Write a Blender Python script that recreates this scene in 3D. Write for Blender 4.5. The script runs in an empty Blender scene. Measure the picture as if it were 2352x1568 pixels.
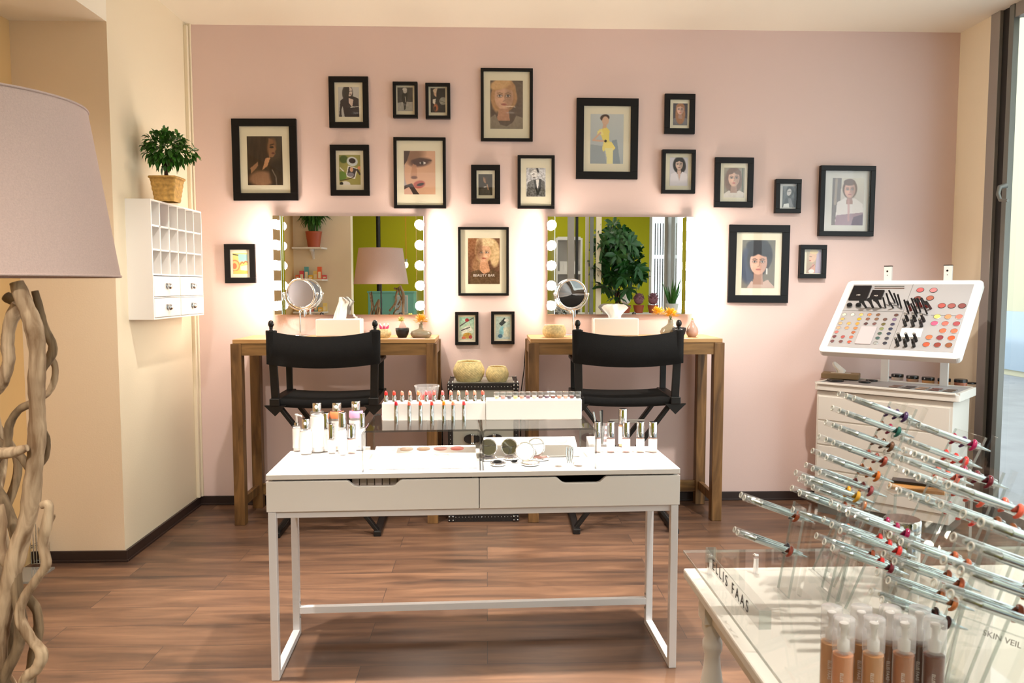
import bpy, math, random
import numpy as np
from mathutils import Vector, Matrix, Euler
random.seed(7)
PI = math.pi
R = math.radians
SC = bpy.context.scene
COL = SC.collection

# ---------------------------------------------------------------- camera
F_PX, YAW, PITCH, EYE = 1800.0, R(1.85), R(4.05), Vector((0, 0, 1.43))
cd = bpy.data.cameras.new('camera')
cam = bpy.data.objects.new('camera', cd)
COL.objects.link(cam)
cam.location = EYE
cam.rotation_euler = (PI / 2 - PITCH, 0, -YAW)
cd.sensor_width = 36
cd.lens = 36 * F_PX / 2352
cd.clip_start = 0.02
cd.dof.use_dof = True
cd.dof.focus_distance = 4.0
cd.dof.aperture_fstop = 11
SC.camera = cam

# ---------------------------------------------------------------- world, exposure
w = bpy.data.worlds.new('world')
SC.world = w
w.use_nodes = True
w.node_tree.nodes['Background'].inputs[0].default_value = (0.86, 0.90, 0.94, 1)
w.node_tree.nodes['Background'].inputs[1].default_value = 2.2
SC.view_settings.view_transform = 'Standard'
SC.view_settings.look = 'None'
SC.view_settings.exposure = 0.5
SC.view_settings.gamma = 1
SC.view_settings.use_curve_mapping = False
SC.cycles.max_bounces = 12
SC.cycles.transparent_max_bounces = 48
SC.cycles.glossy_bounces = 6
SC.cycles.diffuse_bounces = 4
SC.cycles.sample_clamp_indirect = 6
SC.cycles.caustics_reflective = False
SC.cycles.caustics_refractive = False
SC.cycles.use_denoising = True


def lamp(name, kind, loc, energy, color=(1, 1, 1), aim=None, size=0.1, size_y=None, spot=None, blend=0.5):
    ld = bpy.data.lights.new(name, kind)
    ld.energy = energy
    ld.color = color
    if kind == 'AREA':
        ld.size = size
        if size_y:
            ld.shape = 'RECTANGLE'
            ld.size_y = size_y
    else:
        ld.shadow_soft_size = size
    if kind == 'SPOT':
        ld.spot_size = spot
        ld.spot_blend = blend
    o = bpy.data.objects.new(name, ld)
    COL.objects.link(o)
    o.location = loc
    if aim is not None:
        o.rotation_euler = (Vector(aim) - Vector(loc)).to_track_quat('-Z', 'Y').to_euler()
    return o


WARM = (1.0, 0.86, 0.68)
CEIL = 3.07
BACK = 5.12
# (x, y, aim x, aim y, watts)
SPOTS = [(-1.2, 2.80, -0.55, 2.98, 300, 70), (0.85, 2.82, 0.5, 3.0, 300, 70), (0.22, 2.86, 0.0, 3.0, 240, 70),
         (-0.9, 3.6, -1.0, 4.6, 90, 78), (1.7, 3.3, 2.0, 4.6, 150, 78), (-0.65, -0.5, -0.9, 1.4, 150, 60), (1.15, 1.2, 1.05, 1.3, 120, 64),
         (-1.5, 0.85, -2.4, 4.9, 100, 50)]  # last entry is an added spot that brightens the tan alcove wall
for sx, sy, ax, ay, e, cone in SPOTS:
    lamp('spot_light', 'SPOT', (sx, sy, CEIL - 0.075), e, (1.0, 0.93, 0.84), (ax, ay, 0), 0.035, spot=R(cone), blend=0.7)
lamp('ceiling_fill', 'AREA', (0.4, 0.2, CEIL - 0.05), 14, (1.0, 0.93, 0.84), (0.4, 0.2, 0), 3.2, 2.4)
lamp('window_daylight', 'AREA', (3.35, 2.2, 1.7), 42, (0.86, 0.93, 1.0), (0, 2.2, 1.2), 4.2, 2.4)
lamp('rear_fill', 'AREA', (0.0, -1.6, CEIL - 0.05), 30, (1.0, 0.94, 0.86), (0, -1.6, 0), 3.0, 2.0)

# ---------------------------------------------------------------- pixel helper (a ray through a photo pixel met with a real plane)
FW = Vector((math.sin(YAW) * math.cos(PITCH), math.cos(YAW) * math.cos(PITCH), -math.sin(PITCH)))
RT = Vector((math.cos(YAW), -math.sin(YAW), 0))
UP = RT.cross(FW)


def ray(px, py):
    return FW + RT * ((px - 1176) / F_PX) - UP * ((py - 784) / F_PX)


def P(px, py, X=None, Y=None, Z=None):
    r = ray(px, py)
    t = (X - EYE.x) / r.x if X is not None else (Y - EYE.y) / r.y if Y is not None else (Z - EYE.z) / r.z
    return EYE + r * t


def P_plane(px, py, o, n):
    r = ray(px, py)
    return EYE + r * ((o - EYE).dot(n) / r.dot(n))


def depth(p):
    return (p - EYE).dot(FW)


# ---------------------------------------------------------------- materials
def s2l(c):
    return tuple((x / 255 / 12.92 if x / 255 <= 0.04045 else ((x / 255 + 0.055) / 1.055) ** 2.4) for x in c)


def mat(name, col, rough=0.5, metal=0.0, noise=0.0, nscale=20, bump=0.0, bscale=60, emit=None, spec=0.5, stretch=(1, 1, 1), sheen=0, coat=0):
    m = bpy.data.materials.new(name)
    m.use_nodes = True
    nt = m.node_tree
    b = nt.nodes['Principled BSDF']
    c = s2l(col)
    b.inputs['Base Color'].default_value = (*c, 1)
    b.inputs['Roughness'].default_value = rough
    b.inputs['Metallic'].default_value = metal
    b.inputs['Specular IOR Level'].default_value = spec
    b.inputs['Coat Weight'].default_value = coat
    if sheen:
        b.inputs['Sheen Weight'].default_value = sheen
    if emit:
        b.inputs['Emission Color'].default_value = (*s2l(emit[0]), 1)
        b.inputs['Emission Strength'].default_value = emit[1]
    if noise or bump:
        tc = nt.nodes.new('ShaderNodeTexCoord')
        mp = nt.nodes.new('ShaderNodeMapping')
        mp.inputs['Scale'].default_value = stretch
        nt.links.new(tc.outputs['Object'], mp.inputs[0])
    if noise:
        n = nt.nodes.new('ShaderNodeTexNoise')
        n.inputs['Scale'].default_value = nscale
        n.inputs['Detail'].default_value = 6
        nt.links.new(mp.outputs[0], n.inputs[0])
        r = nt.nodes.new('ShaderNodeValToRGB')
        r.color_ramp.elements[0].position = 0.3
        r.color_ramp.elements[1].position = 0.7
        r.color_ramp.elements[0].color = (*[max(0, x * (1 - noise)) for x in c], 1)
        r.color_ramp.elements[1].color = (*[min(1, x * (1 + noise)) for x in c], 1)
        nt.links.new(n.outputs[0], r.inputs[0])
        nt.links.new(r.outputs[0], b.inputs['Base Color'])
    if bump:
        n2 = nt.nodes.new('ShaderNodeTexNoise')
        n2.inputs['Scale'].default_value = bscale
        n2.inputs['Detail'].default_value = 4
        nt.links.new(mp.outputs[0], n2.inputs[0])
        bp = nt.nodes.new('ShaderNodeBump')
        bp.inputs['Strength'].default_value = bump
        bp.inputs['Distance'].default_value = 0.01
        nt.links.new(n2.outputs[0], bp.inputs['Height'])
        nt.links.new(bp.outputs[0], b.inputs['Normal'])
    return m


def clear(name, tint=(1, 1, 1), gloss=1.0, rough=0.02, frost=0.0, frostcol=(1, 1, 1)):
    """clear acrylic or thin glass: transparent body with a fresnel reflection and an optional milky share"""
    m = bpy.data.materials.new(name)
    m.use_nodes = True
    nt = m.node_tree
    nt.nodes.remove(nt.nodes['Principled BSDF'])
    out = nt.nodes['Material Output']
    tr = nt.nodes.new('ShaderNodeBsdfTransparent')
    tr.inputs[0].default_value = (*tint, 1)
    gl = nt.nodes.new('ShaderNodeBsdfGlossy')
    gl.inputs['Roughness'].default_value = rough
    fr = nt.nodes.new('ShaderNodeFresnel')
    fr.inputs[0].default_value = 1.49
    mu = nt.nodes.new('ShaderNodeMath')
    mu.operation = 'MULTIPLY'
    mu.inputs[1].default_value = gloss
    nt.links.new(fr.outputs[0], mu.inputs[0])
    # only the outer faces reflect, so no false total reflection inside thin sheets
    ge = nt.nodes.new('ShaderNodeNewGeometry')
    iv = nt.nodes.new('ShaderNodeMath')
    iv.operation = 'SUBTRACT'
    iv.inputs[0].default_value = gloss
    nt.links.new(ge.outputs['Backfacing'], iv.inputs[1])
    iv.use_clamp = False
    mxx = nt.nodes.new('ShaderNodeMath')
    mxx.operation = 'MAXIMUM'
    mxx.inputs[1].default_value = 0
    ml = nt.nodes.new('ShaderNodeMath')
    ml.operation = 'MULTIPLY'
    ml.inputs[1].default_value = 2.0
    nt.links.new(ge.outputs['Backfacing'], ml.inputs[0])
    nt.links.new(ml.outputs[0], iv.inputs[1])
    nt.links.new(iv.outputs[0], mxx.inputs[0])
    nt.links.new(mxx.outputs[0], mu.inputs[1])
    mx = nt.nodes.new('ShaderNodeMixShader')
    nt.links.new(mu.outputs[0], mx.inputs[0])
    nt.links.new(tr.outputs[0], mx.inputs[1])
    nt.links.new(gl.outputs[0], mx.inputs[2])
    last = mx
    if frost:
        df = nt.nodes.new('ShaderNodeBsdfDiffuse')
        df.inputs[0].default_value = (*frostcol, 1)
        m2 = nt.nodes.new('ShaderNodeMixShader')
        m2.inputs[0].default_value = frost
        nt.links.new(mx.outputs[0], m2.inputs[1])
        nt.links.new(df.outputs[0], m2.inputs[2])
        last = m2
    nt.links.new(last.outputs[0], out.inputs[0])
    return m


def wood(name, c0, c1, axis='z', scale=5, rough=0.45, bump=0.0):
    m = bpy.data.materials.new(name)
    m.use_nodes = True
    nt = m.node_tree
    b = nt.nodes['Principled BSDF']
    tc = nt.nodes.new('ShaderNodeTexCoord')
    mp = nt.nodes.new('ShaderNodeMapping')
    st = {'x': (0.12, 1, 1), 'y': (1, 0.12, 1), 'z': (1, 1, 0.12)}[axis]
    mp.inputs['Scale'].default_value = st
    n = nt.nodes.new('ShaderNodeTexNoise')
    n.inputs['Scale'].default_value = scale * 5
    n.inputs['Detail'].default_value = 8
    n.inputs['Distortion'].default_value = 1.2
    r = nt.nodes.new('ShaderNodeValToRGB')
    r.color_ramp.elements[0].position = 0.32
    r.color_ramp.elements[1].position = 0.68
    r.color_ramp.elements[0].color = (*s2l(c0), 1)
    r.color_ramp.elements[1].color = (*s2l(c1), 1)
    nt.links.new(tc.outputs['Object'], mp.inputs[0])
    nt.links.new(mp.outputs[0], n.inputs[0])
    nt.links.new(n.outputs[0], r.inputs[0])
    nt.links.new(r.outputs[0], b.inputs['Base Color'])
    b.inputs['Roughness'].default_value = rough
    if bump:
        bp = nt.nodes.new('ShaderNodeBump')
        bp.inputs['Strength'].default_value = bump
        bp.inputs['Distance'].default_value = 0.01
        nt.links.new(n.outputs[0], bp.inputs['Height'])
        nt.links.new(bp.outputs[0], b.inputs['Normal'])
    return m


def floor_material():
    m = bpy.data.materials.new('floor_laminate')
    m.use_nodes = True
    nt = m.node_tree
    b = nt.nodes['Principled BSDF']
    N = nt.nodes.new
    L = nt.links.new
    geo = N('ShaderNodeNewGeometry')
    br = N('ShaderNodeTexBrick')
    br.inputs['Scale'].default_value = 1
    br.inputs['Brick Width'].default_value = 1.29
    br.inputs['Row Height'].default_value = 0.192
    br.inputs['Mortar Size'].default_value = 0.0016
    br.inputs['Mortar Smooth'].default_value = 0.3
    br.offset = 0.37
    br.inputs['Color1'].default_value = (0, 0, 0, 1)
    br.inputs['Color2'].default_value = (1, 1, 1, 1)
    br.inputs['Mortar'].default_value = (0.5, 0.5, 0.5, 1)
    L(geo.outputs['Position'], br.inputs[0])
    # streaks along the plank, shifted plank by plank
    addv = N('ShaderNodeVectorMath')
    addv.operation = 'MULTIPLY_ADD'
    L(br.outputs['Color'], addv.inputs[0])
    addv.inputs[1].default_value = (7.3, 3.1, 5.7)
    L(geo.outputs['Position'], addv.inputs[2])
    mp = N('ShaderNodeMapping')
    mp.inputs['Scale'].default_value = (0.9, 7.5, 1)
    L(addv.outputs[0], mp.inputs[0])
    n1 = N('ShaderNodeTexNoise')
    n1.inputs['Scale'].default_value = 1.6
    n1.inputs['Detail'].default_value = 9
    n1.inputs['Roughness'].default_value = 0.55
    n1.inputs['Distortion'].default_value = 0.7
    L(mp.outputs[0], n1.inputs[0])
    r1 = N('ShaderNodeValToRGB')
    e = r1.color_ramp.elements
    e[0].position = 0.28
    e[0].color = (*s2l((62, 48, 41)), 1)
    e[1].position = 0.72
    e[1].color = (*s2l((126, 94, 72)), 1)
    mid = e.new(0.5)
    mid.color = (*s2l((98, 72, 56)), 1)
    L(n1.outputs[0], r1.inputs[0])
    # knots
    mp2 = N('ShaderNodeMapping')
    mp2.inputs['Scale'].default_value = (1.7, 5.2, 1)
    L(addv.outputs[0], mp2.inputs[0])
    vo = N('ShaderNodeTexVoronoi')
    vo.inputs['Scale'].default_value = 1.0
    L(mp2.outputs[0], vo.inputs[0])
    r2 = N('ShaderNodeValToRGB')
    r2.color_ramp.elements[0].position = 0.03
    r2.color_ramp.elements[0].color = (0.45, 0.42, 0.42, 1)
    r2.color_ramp.elements[1].position = 0.28
    r2.color_ramp.elements[1].color = (1, 1, 1, 1)
    L(vo.outputs['Distance'], r2.inputs[0])
    mx = N('ShaderNodeMix')
    mx.data_type = 'RGBA'
    mx.blend_type = 'MULTIPLY'
    mx.inputs[0].default_value = 0.8
    L(r1.outputs[0], mx.inputs[6])
    L(r2.outputs[0], mx.inputs[7])
    # plank tone
    tone = N('ShaderNodeMapRange')
    tone.inputs[3].default_value = 0.86
    tone.inputs[4].default_value = 1.14
    L(br.outputs['Color'], tone.inputs[0])
    mx2 = N('ShaderNodeMix')
    mx2.data_type = 'RGBA'
    mx2.blend_type = 'MULTIPLY'
    mx2.inputs[0].default_value = 1
    L(mx.outputs[2], mx2.inputs[6])
    L(tone.outputs[0], mx2.inputs[7])
    mx3 = N('ShaderNodeMix')
    mx3.data_type = 'RGBA'
    mx3.inputs[7].default_value = (0.045, 0.03, 0.025, 1)
    L(br.outputs['Fac'], mx3.inputs[0])
    L(mx2.outputs[2], mx3.inputs[6])
    L(mx3.outputs[2], b.inputs['Base Color'])
    b.inputs['Roughness'].default_value = 0.36
    b.inputs['Specular IOR Level'].default_value = 0.4
    return m


def attr_material(name, rough=0.4):
    m = bpy.data.materials.new(name)
    m.use_nodes = True
    a = m.node_tree.nodes.new('ShaderNodeAttribute')
    a.attribute_name = 'Col'
    b = m.node_tree.nodes['Principled BSDF']
    m.node_tree.links.new(a.outputs['Color'], b.inputs['Base Color'])
    b.inputs['Roughness'].default_value = rough
    return m


M = dict(
    pink=mat('pink_plaster', (230, 204, 198), 0.85, bump=0.05, bscale=180),
    cream=mat('cream_plaster', (238, 224, 198), 0.85, bump=0.06, bscale=150),
    tan=mat('alcove_plaster', (234, 214, 188), 0.85, bump=0.05, bscale=150),
    ochre=mat('ochre_plaster', (224, 186, 130), 0.85),
    ceil=mat('ceiling_plaster', (244, 236, 220), 0.9, bump=0.03, bscale=120),
    lime=mat('lime_paint', (186, 182, 10), 0.8),
    skirting=mat('skirting_wood', (48, 34, 30), 0.4),
    floor=floor_material(),
    alu=mat('brushed_aluminium', (158, 152, 146), 0.4, 0.35),
    alugrey=mat('grey_frame', (122, 124, 120), 0.4, 0.3),
    rubber=mat('black_rubber', (26, 22, 20), 0.5),
    white=mat('white_lacquer', (236, 232, 228), 0.28),
    whitematte=mat('white_matte', (228, 222, 214), 0.5),
    metalwhite=mat('white_metal', (222, 220, 222), 0.35),
    black=mat('black_wood', (16, 14, 14), 0.4),
    blackframe=mat('black_frame', (14, 11, 12), 0.4, spec=0.25),
    canvas=mat('black_canvas', (10, 9, 10), 0.95, bump=0.3, bscale=400),
    chrome=mat('chrome', (235, 235, 238), 0.06, 1.0),
    silver=mat('satin_silver', (205, 210, 214), 0.16, 1.0),
    penmetal=mat('pen_metal', (176, 182, 182), 0.13, 1.0),
    canister=mat('canister_chrome', (178, 172, 166), 0.05, 1.0),
    mirror=mat('mirror_silver', (246, 248, 246), 0.0, 1.0),
    greymirror=mat('grey_mirror_disc', (156, 154, 162), 0.25, 0.6),
    bulb=mat('lit_bulb', (255, 255, 255), 0.3, emit=((255, 240, 222), 66)),
    lens=mat('lit_lens', (255, 255, 255), 0.3, emit=((255, 244, 226), 40)),
    filament=mat('lit_filament', (255, 255, 255), 0.3, emit=((255, 214, 150), 9)),
    matboard=mat('cream_mat_board', (232, 224, 200), 0.8),
    matwhite=mat('white_mat_board', (226, 222, 216), 0.8),
    print=attr_material('printed_picture', 0.35),
    tablewood=wood('table_wood', (82, 56, 30), (142, 104, 62), 'z', 4),
    tablewoodx=wood('table_wood_long', (84, 60, 32), (150, 112, 66), 'x', 4),
    tabletop=wood('table_top_wood', (178, 134, 84), (214, 172, 118), 'x', 3, 0.4),
    drift=wood('driftwood', (122, 92, 64), (210, 182, 150), 'z', 8, 0.85, 0.2),
    drift2=wood('driftwood_dark', (96, 76, 54), (160, 134, 104), 'z', 8, 0.9, 0.2),
    linen=mat('linen_shade', (200, 174, 166), 0.95, noise=0.06, nscale=300, bump=0.3, bscale=500),
    straw=mat('straw', (226, 206, 148), 0.8, noise=0.2, nscale=60),
    wicker=mat('wicker', (190, 148, 78), 0.75, noise=0.3, nscale=50),
    rope=mat('light_rope', (228, 210, 160), 0.85, noise=0.2, nscale=80),
    leaf=mat('leaf_green', (52, 104, 26), 0.45, noise=0.4, nscale=30),
    leafdark=mat('leaf_dark', (36, 84, 30), 0.4, noise=0.4, nscale=12),
    bark=mat('bark', (70, 44, 30), 0.9),
    glass=clear('window_glass', (0.93, 0.96, 0.95), 1.0),
    pane=clear('picture_glass', (1, 1, 1), 0.9, 0.01),
    acrylic=clear('clear_acrylic', (0.975, 0.98, 0.975), 1.2, 0.02),
    acrylicedge=clear('acrylic_edge', (0.80, 0.83, 0.82), 1.6, 0.05, 0.14, (0.95, 0.95, 0.93)),
    rimclear=clear('clear_rim', (0.9, 0.9, 0.86), 2.0, 0.05, 0.55, (1.0, 0.98, 0.92)),
    riseredge=clear('riser_edge', (0.42, 0.42, 0.43), 1.6, 0.05, 0.08, (0.9, 0.9, 0.9)),
    frost=clear('frosted_plastic', (0.95, 0.95, 0.96), 0.9, 0.08, 0.26, (0.9, 0.87, 0.88)),
    tube=clear('clear_tube', (0.93, 0.94, 0.94), 1.8, 0.02, 0.06, (0.9, 0.9, 0.88)),
    bottleglass=clear('bottle_glass', (0.95, 0.95, 0.95), 1.2, 0.02, 0.06, (0.92, 0.92, 0.92)),
    tissue=mat('tissue_paper', (250, 248, 244), 0.9),
    trunkgrey=mat('trunk_panel', (172, 172, 162), 0.35, 0.25),
    leather=mat('black_leather', (22, 16, 15), 0.5, bump=0.2, bscale=200),
    panelgrey=mat('display_grey', (172, 168, 168), 0.5),
    blackplastic=mat('black_plastic', (24, 22, 24), 0.25),
    bowl=mat('black_ceramic', (24, 20, 20), 0.5),
    greyceramic=mat('grey_glazed_ceramic', (150, 140, 118), 0.15, coat=0.5),
    pinkceramic=mat('pink_glazed_ceramic', (196, 160, 146), 0.15, coat=0.5),
    petal_y=mat('yellow_petal', (244, 190, 50), 0.7),
    petal_p=mat('pink_petal', (236, 90, 140), 0.7),
    petal_w=mat('white_petal', (250, 240, 235), 0.7),
    egg=mat('pink_sponge', (244, 200, 186), 0.8),
    greenpale=mat('pale_green', (206, 206, 110), 0.7),
    terracotta=mat('terracotta_plastic', (170, 80, 50), 0.5),
    teal=mat('teal_lacquer', (120, 190, 175), 0.5),
    inkgrey=mat('faded_ink', (128, 124, 120), 0.6),
    ink=mat('printed_ink', (60, 56, 56), 0.5),
    inkwhite=mat('white_ink', (235, 225, 215), 0.5),
    label=mat('white_label', (240, 236, 234), 0.4),
    brownbox=mat('brown_card', (140, 116, 84), 0.6),
    facade=mat('facade_plaster', (206, 200, 172), 0.9),
    pavement=mat('pavement', (150, 152, 156), 0.9, noise=0.1, nscale=3),
    facadeglass=mat('shop_glass', (170, 186, 200), 0.1, 0.2),
    orangecable=mat('orange_cable', (226, 120, 40), 0.6),
    mauve=mat('mauve_flower', (150, 100, 110), 0.8, noise=0.3, nscale=30),
    drawerdark=mat('drawer_dark', (30, 26, 26), 0.6),
)
_cm = {}


def cmat(rgb, rough=0.4, metal=0.0):
    k = (tuple(rgb), rough, metal)
    if k not in _cm:
        _cm[k] = mat('colour_%d_%d_%d' % tuple(rgb), rgb, rough, metal)
    return _cm[k]


def liquid(rgb):
    return cmat(rgb, 0.12)


# ---------------------------------------------------------------- mesh builder
class MB:
    def __init__(s):
        s.V, s.F, s.I, s.S = [], [], [], []

    def add(s, vs, fs, mi=0, sm=False, T=None):
        n = len(s.V)
        for v in vs:
            v = Vector(v)
            s.V.append(T @ v if T is not None else v)
        for f in fs:
            s.F.append([n + i for i in f])
            s.I.append(mi)
            s.S.append(sm)
        return s

    def box(s, x0, y0, z0, x1, y1, z1, mi=0, T=None):
        x0, x1 = min(x0, x1), max(x0, x1)
        y0, y1 = min(y0, y1), max(y0, y1)
        z0, z1 = min(z0, z1), max(z0, z1)
        vs = [(x, y, z) for z in (z0, z1) for y in (y0, y1) for x in (x0, x1)]
        return s.add(vs, [(0, 2, 3, 1), (4, 5, 7, 6), (0, 1, 5, 4), (2, 6, 7, 3), (0, 4, 6, 2), (1, 3, 7, 5)], mi, False, T)

    def beam(s, p0, p1, a, b, mi=0, up=(0, 0, 1)):
        p0, p1 = Vector(p0), Vector(p1)
        d = (p1 - p0).normalized()
        u = Vector(up)
        x = d.cross(u)
        if x.length < 1e-4:
            x = d.cross(Vector((1, 0, 0)))
        x.normalize()
        y = x.cross(d)
        vs = [p + x * (i * a / 2) + y * (j * b / 2) for p in (p0, p1) for i, j in ((-1, -1), (1, -1), (1, 1), (-1, 1))]
        return s.add(vs, [(0, 1, 2, 3), (7, 6, 5, 4), (0, 4, 5, 1), (1, 5, 6, 2), (2, 6, 7, 3), (3, 7, 4, 0)], mi)

    def tube(s, pts, rad, n=10, mi=0, caps=True, closed=False, T=None, flat=1.0):
        pts = [Vector(p) for p in pts]
        k = len(pts)
        if not hasattr(rad, '__len__'):
            rad = [rad] * k
        vs, fs = [], []
        prev = None
        for i, p in enumerate(pts):
            if closed:
                d = pts[(i + 1) % k] - pts[i - 1]
            else:
                d = pts[min(i + 1, k - 1)] - pts[max(i - 1, 0)]
            d.normalize()
            if prev is None:
                a = d.cross(Vector((0, 0, 1)))
                if a.length < 1e-3:
                    a = d.cross(Vector((1, 0, 0)))
            else:
                a = prev - d * prev.dot(d)
            a.normalize()
            prev = a
            b = d.cross(a)
            for j in range(n):
                t = 2 * PI * j / n
                vs.append(p + (a * math.cos(t) + b * math.sin(t) * flat) * rad[i])
        for i in range(k if closed else k - 1):
            for j in range(n):
                a0, a1 = i * n + j, i * n + (j + 1) % n
                i2 = (i + 1) % k
                fs.append((a0, a1, i2 * n + (j + 1) % n, i2 * n + j))
        s.add(vs, fs, mi, True, T)
        if caps and not closed:
            s.add(vs[:n], [tuple(range(n))[::-1]], mi, False, T)
            s.add(vs[-n:], [tuple(range(n))], mi, False, T)
        return s

    def cyl(s, p0, p1, r0, r1=None, n=20, mi=0, caps=True, T=None):
        return s.tube([p0, p1], [r0, r0 if r1 is None else r1], n, mi, caps, T=T)

    def lathe(s, prof, n=28, mi=0, T=None, fn=None, sm=True, cap0=True, cap1=True):
        vs, fs = [], []
        for (r, z) in prof:
            for j in range(n):
                t = 2 * PI * j / n
                rr = fn(t, z, r) if fn else r
                vs.append((rr * math.cos(t), rr * math.sin(t), z))
        for i in range(len(prof) - 1):
            for j in range(n):
                fs.append((i * n + j, i * n + (j + 1) % n, (i + 1) * n + (j + 1) % n, (i + 1) * n + j))
        s.add(vs, fs, mi, sm, T)
        if cap0 and prof[0][0] > 1e-4:
            s.add(vs[:n], [tuple(range(n))[::-1]], mi, False, T)
        if cap1 and prof[-1][0] > 1e-4:
            s.add(vs[-n:], [tuple(range(n))], mi, False, T)
        return s

    def sphere(s, c, r, n=14, mi=0, sc=(1, 1, 1), T=None):
        m = max(6, n // 2)
        c = Vector(c)
        vs = [c + Vector((0, 0, -r * sc[2]))]
        for i in range(1, m):
            a = PI * i / m
            for j in range(n):
                t = 2 * PI * j / n
                vs.append(c + Vector((r * sc[0] * math.sin(a) * math.cos(t), r * sc[1] * math.sin(a) * math.sin(t), -r * sc[2] * math.cos(a))))
        vs.append(c + Vector((0, 0, r * sc[2])))
        fs = [(0, 1 + (j + 1) % n, 1 + j) for j in range(n)]
        for i in range(m - 2):
            for j in range(n):
                a = 1 + i * n + j
                b = 1 + i * n + (j + 1) % n
                fs.append((a, b, b + n, a + n))
        l = len(vs) - 1
        fs += [(l, 1 + (m - 2) * n + j, 1 + (m - 2) * n + (j + 1) % n) for j in range(n)]
        return s.add(vs, fs, mi, True, T)

    def prism(s, poly, h0, h1, mi=0, T=None):
        """poly in xy, extruded along z"""
        n = len(poly)
        vs = [(x, y, h0) for x, y in poly] + [(x, y, h1) for x, y in poly]
        fs = [tuple(range(n))[::-1], tuple(range(n, 2 * n))] + [(i, (i + 1) % n, n + (i + 1) % n, n + i) for i in range(n)]
        return s.add(vs, fs, mi, False, T)

    def build(s, name, mats, parent=None, bevel=0, seg=2, loc=None, smooth_all=False):
        me = bpy.data.meshes.new(name)
        me.from_pydata([tuple(v) for v in s.V], [], s.F)
        if not isinstance(mats, (list, tuple)):
            mats = [mats]
        for m in mats:
            me.materials.append(M[m] if isinstance(m, str) else m)
        me.polygons.foreach_set('material_index', s.I)
        me.polygons.foreach_set('use_smooth', [bool(x) for x in s.S])
        me.update()
        o = bpy.data.objects.new(name, me)
        COL.objects.link(o)
        if parent:
            o.parent = parent
        if loc is not None:
            o.location = loc
        if bevel:
            b = o.modifiers.new('bevel', 'BEVEL')
            b.width = bevel
            b.segments = seg
            b.limit_method = 'ANGLE'
        return o


def tag(o, label, cat, group=None, kind=None):
    o['label'] = label
    o['category'] = cat
    if group:
        o['group'] = group
    if kind:
        o['kind'] = kind
    return o


def thing(name, label, cat, loc=(0, 0, 0), rz=0, group=None, rot=None):
    o = bpy.data.objects.new(name, None)
    o.empty_display_size = 0.05
    COL.objects.link(o)
    o.location = loc
    o.rotation_euler = rot if rot is not None else (0, 0, rz)
    return tag(o, label, cat, group)


def struct(o):
    o['kind'] = 'structure'
    return o


def dup(root, loc, label, rz=None, group=None, rot=None):
    def rec(o, par):
        c = o.copy()
        COL.objects.link(c)
        if par:
            c.parent = par
        for ch in o.children:
            rec(ch, c)
        return c
    r = rec(root, None)
    r.location = loc
    if rz is not None:
        r.rotation_euler = (0, 0, rz)
    if rot is not None:
        r.rotation_euler = rot
    r['label'] = label
    if group:
        r['group'] = group
    return r


def text_mesh(s, size, depth_=0.0004):
    """letters as a mesh in the xz plane, centred, facing -y; returns verts, faces"""
    cu = bpy.data.curves.new('t', 'FONT')
    cu.body = s
    cu.size = size
    cu.extrude = depth_
    cu.align_x = 'CENTER'
    cu.align_y = 'CENTER'
    o = bpy.data.objects.new('t', cu)
    COL.objects.link(o)
    dg = bpy.context.evaluated_depsgraph_get()
    me = bpy.data.meshes.new_from_object(o.evaluated_get(dg))
    vs = [Vector((v.co.x, -v.co.z, v.co.y)) for v in me.vertices]
    fs = [tuple(p.vertices) for p in me.polygons]
    bpy.data.objects.remove(o)
    bpy.data.meshes.remove(me)
    return vs, fs


def text_obj(name, s, size, m, parent, T):
    vs, fs = text_mesh(s, size)
    return MB().add(vs, fs, 0, False, T).build(name, m, parent)


# ================================================================ THE ROOM
XL, XR, XA, YC, REAR = -1.885, 3.08, -2.36, 4.06, -3.2
struct(MB().box(-4.6, REAR, -0.1, XR + 0.12, BACK + 0.1, 0).build('floor', 'floor'))
struct(MB().box(-4.6, REAR, CEIL, XR + 0.2, BACK + 0.1, CEIL + 0.1).build('ceiling', 'ceil'))
struct(MB().box(XL - 0.1, BACK, 0, XR + 0.12, BACK + 0.12, CEIL).build('wall_back', 'pink'))
struct(MB().box(XL - 0.1, YC, 0, XL, BACK, CEIL).build('wall_left', 'cream'))
struct(MB().box(XA - 0.05, YC - 0.0015, 0, XL - 0.0003, YC + 0.1, CEIL).build('wall_alcove', 'tan'))
struct(MB().box(XA - 0.1, 0.45, 0, XA, YC, 2.74).build('wall_side', 'ochre'))
# lowered ceiling over the alcove, its upright face running towards the window side
struct(MB().box(XA - 0.1, 0.45, 2.74, XL, YC, CEIL).build('ceiling_soffit', 'ceil'))
PX = -1.66
struct(MB().box(-4.6, 0.3, 0, PX, 0.45, CEIL).build('wall_pier', 'cream'))
struct(MB().box(-4.7, REAR, 0, -4.6, 0.3, CEIL).build('wall_far_side', 'tan'))
WX = P(1491, 600, Y=2 * (BACK - 0.04) - REAR).x
struct(MB().box(-4.6, REAR - 0.1, 0, WX, REAR, CEIL).build('wall_rear', 'lime'))
struct(MB().box(WX, REAR - 0.1, 0, XR + 0.12, REAR, 0.5).build('wall_rear_sill', 'whitematte'))


def yw(px):
    return P(px, 500, X=XR).y


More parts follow.
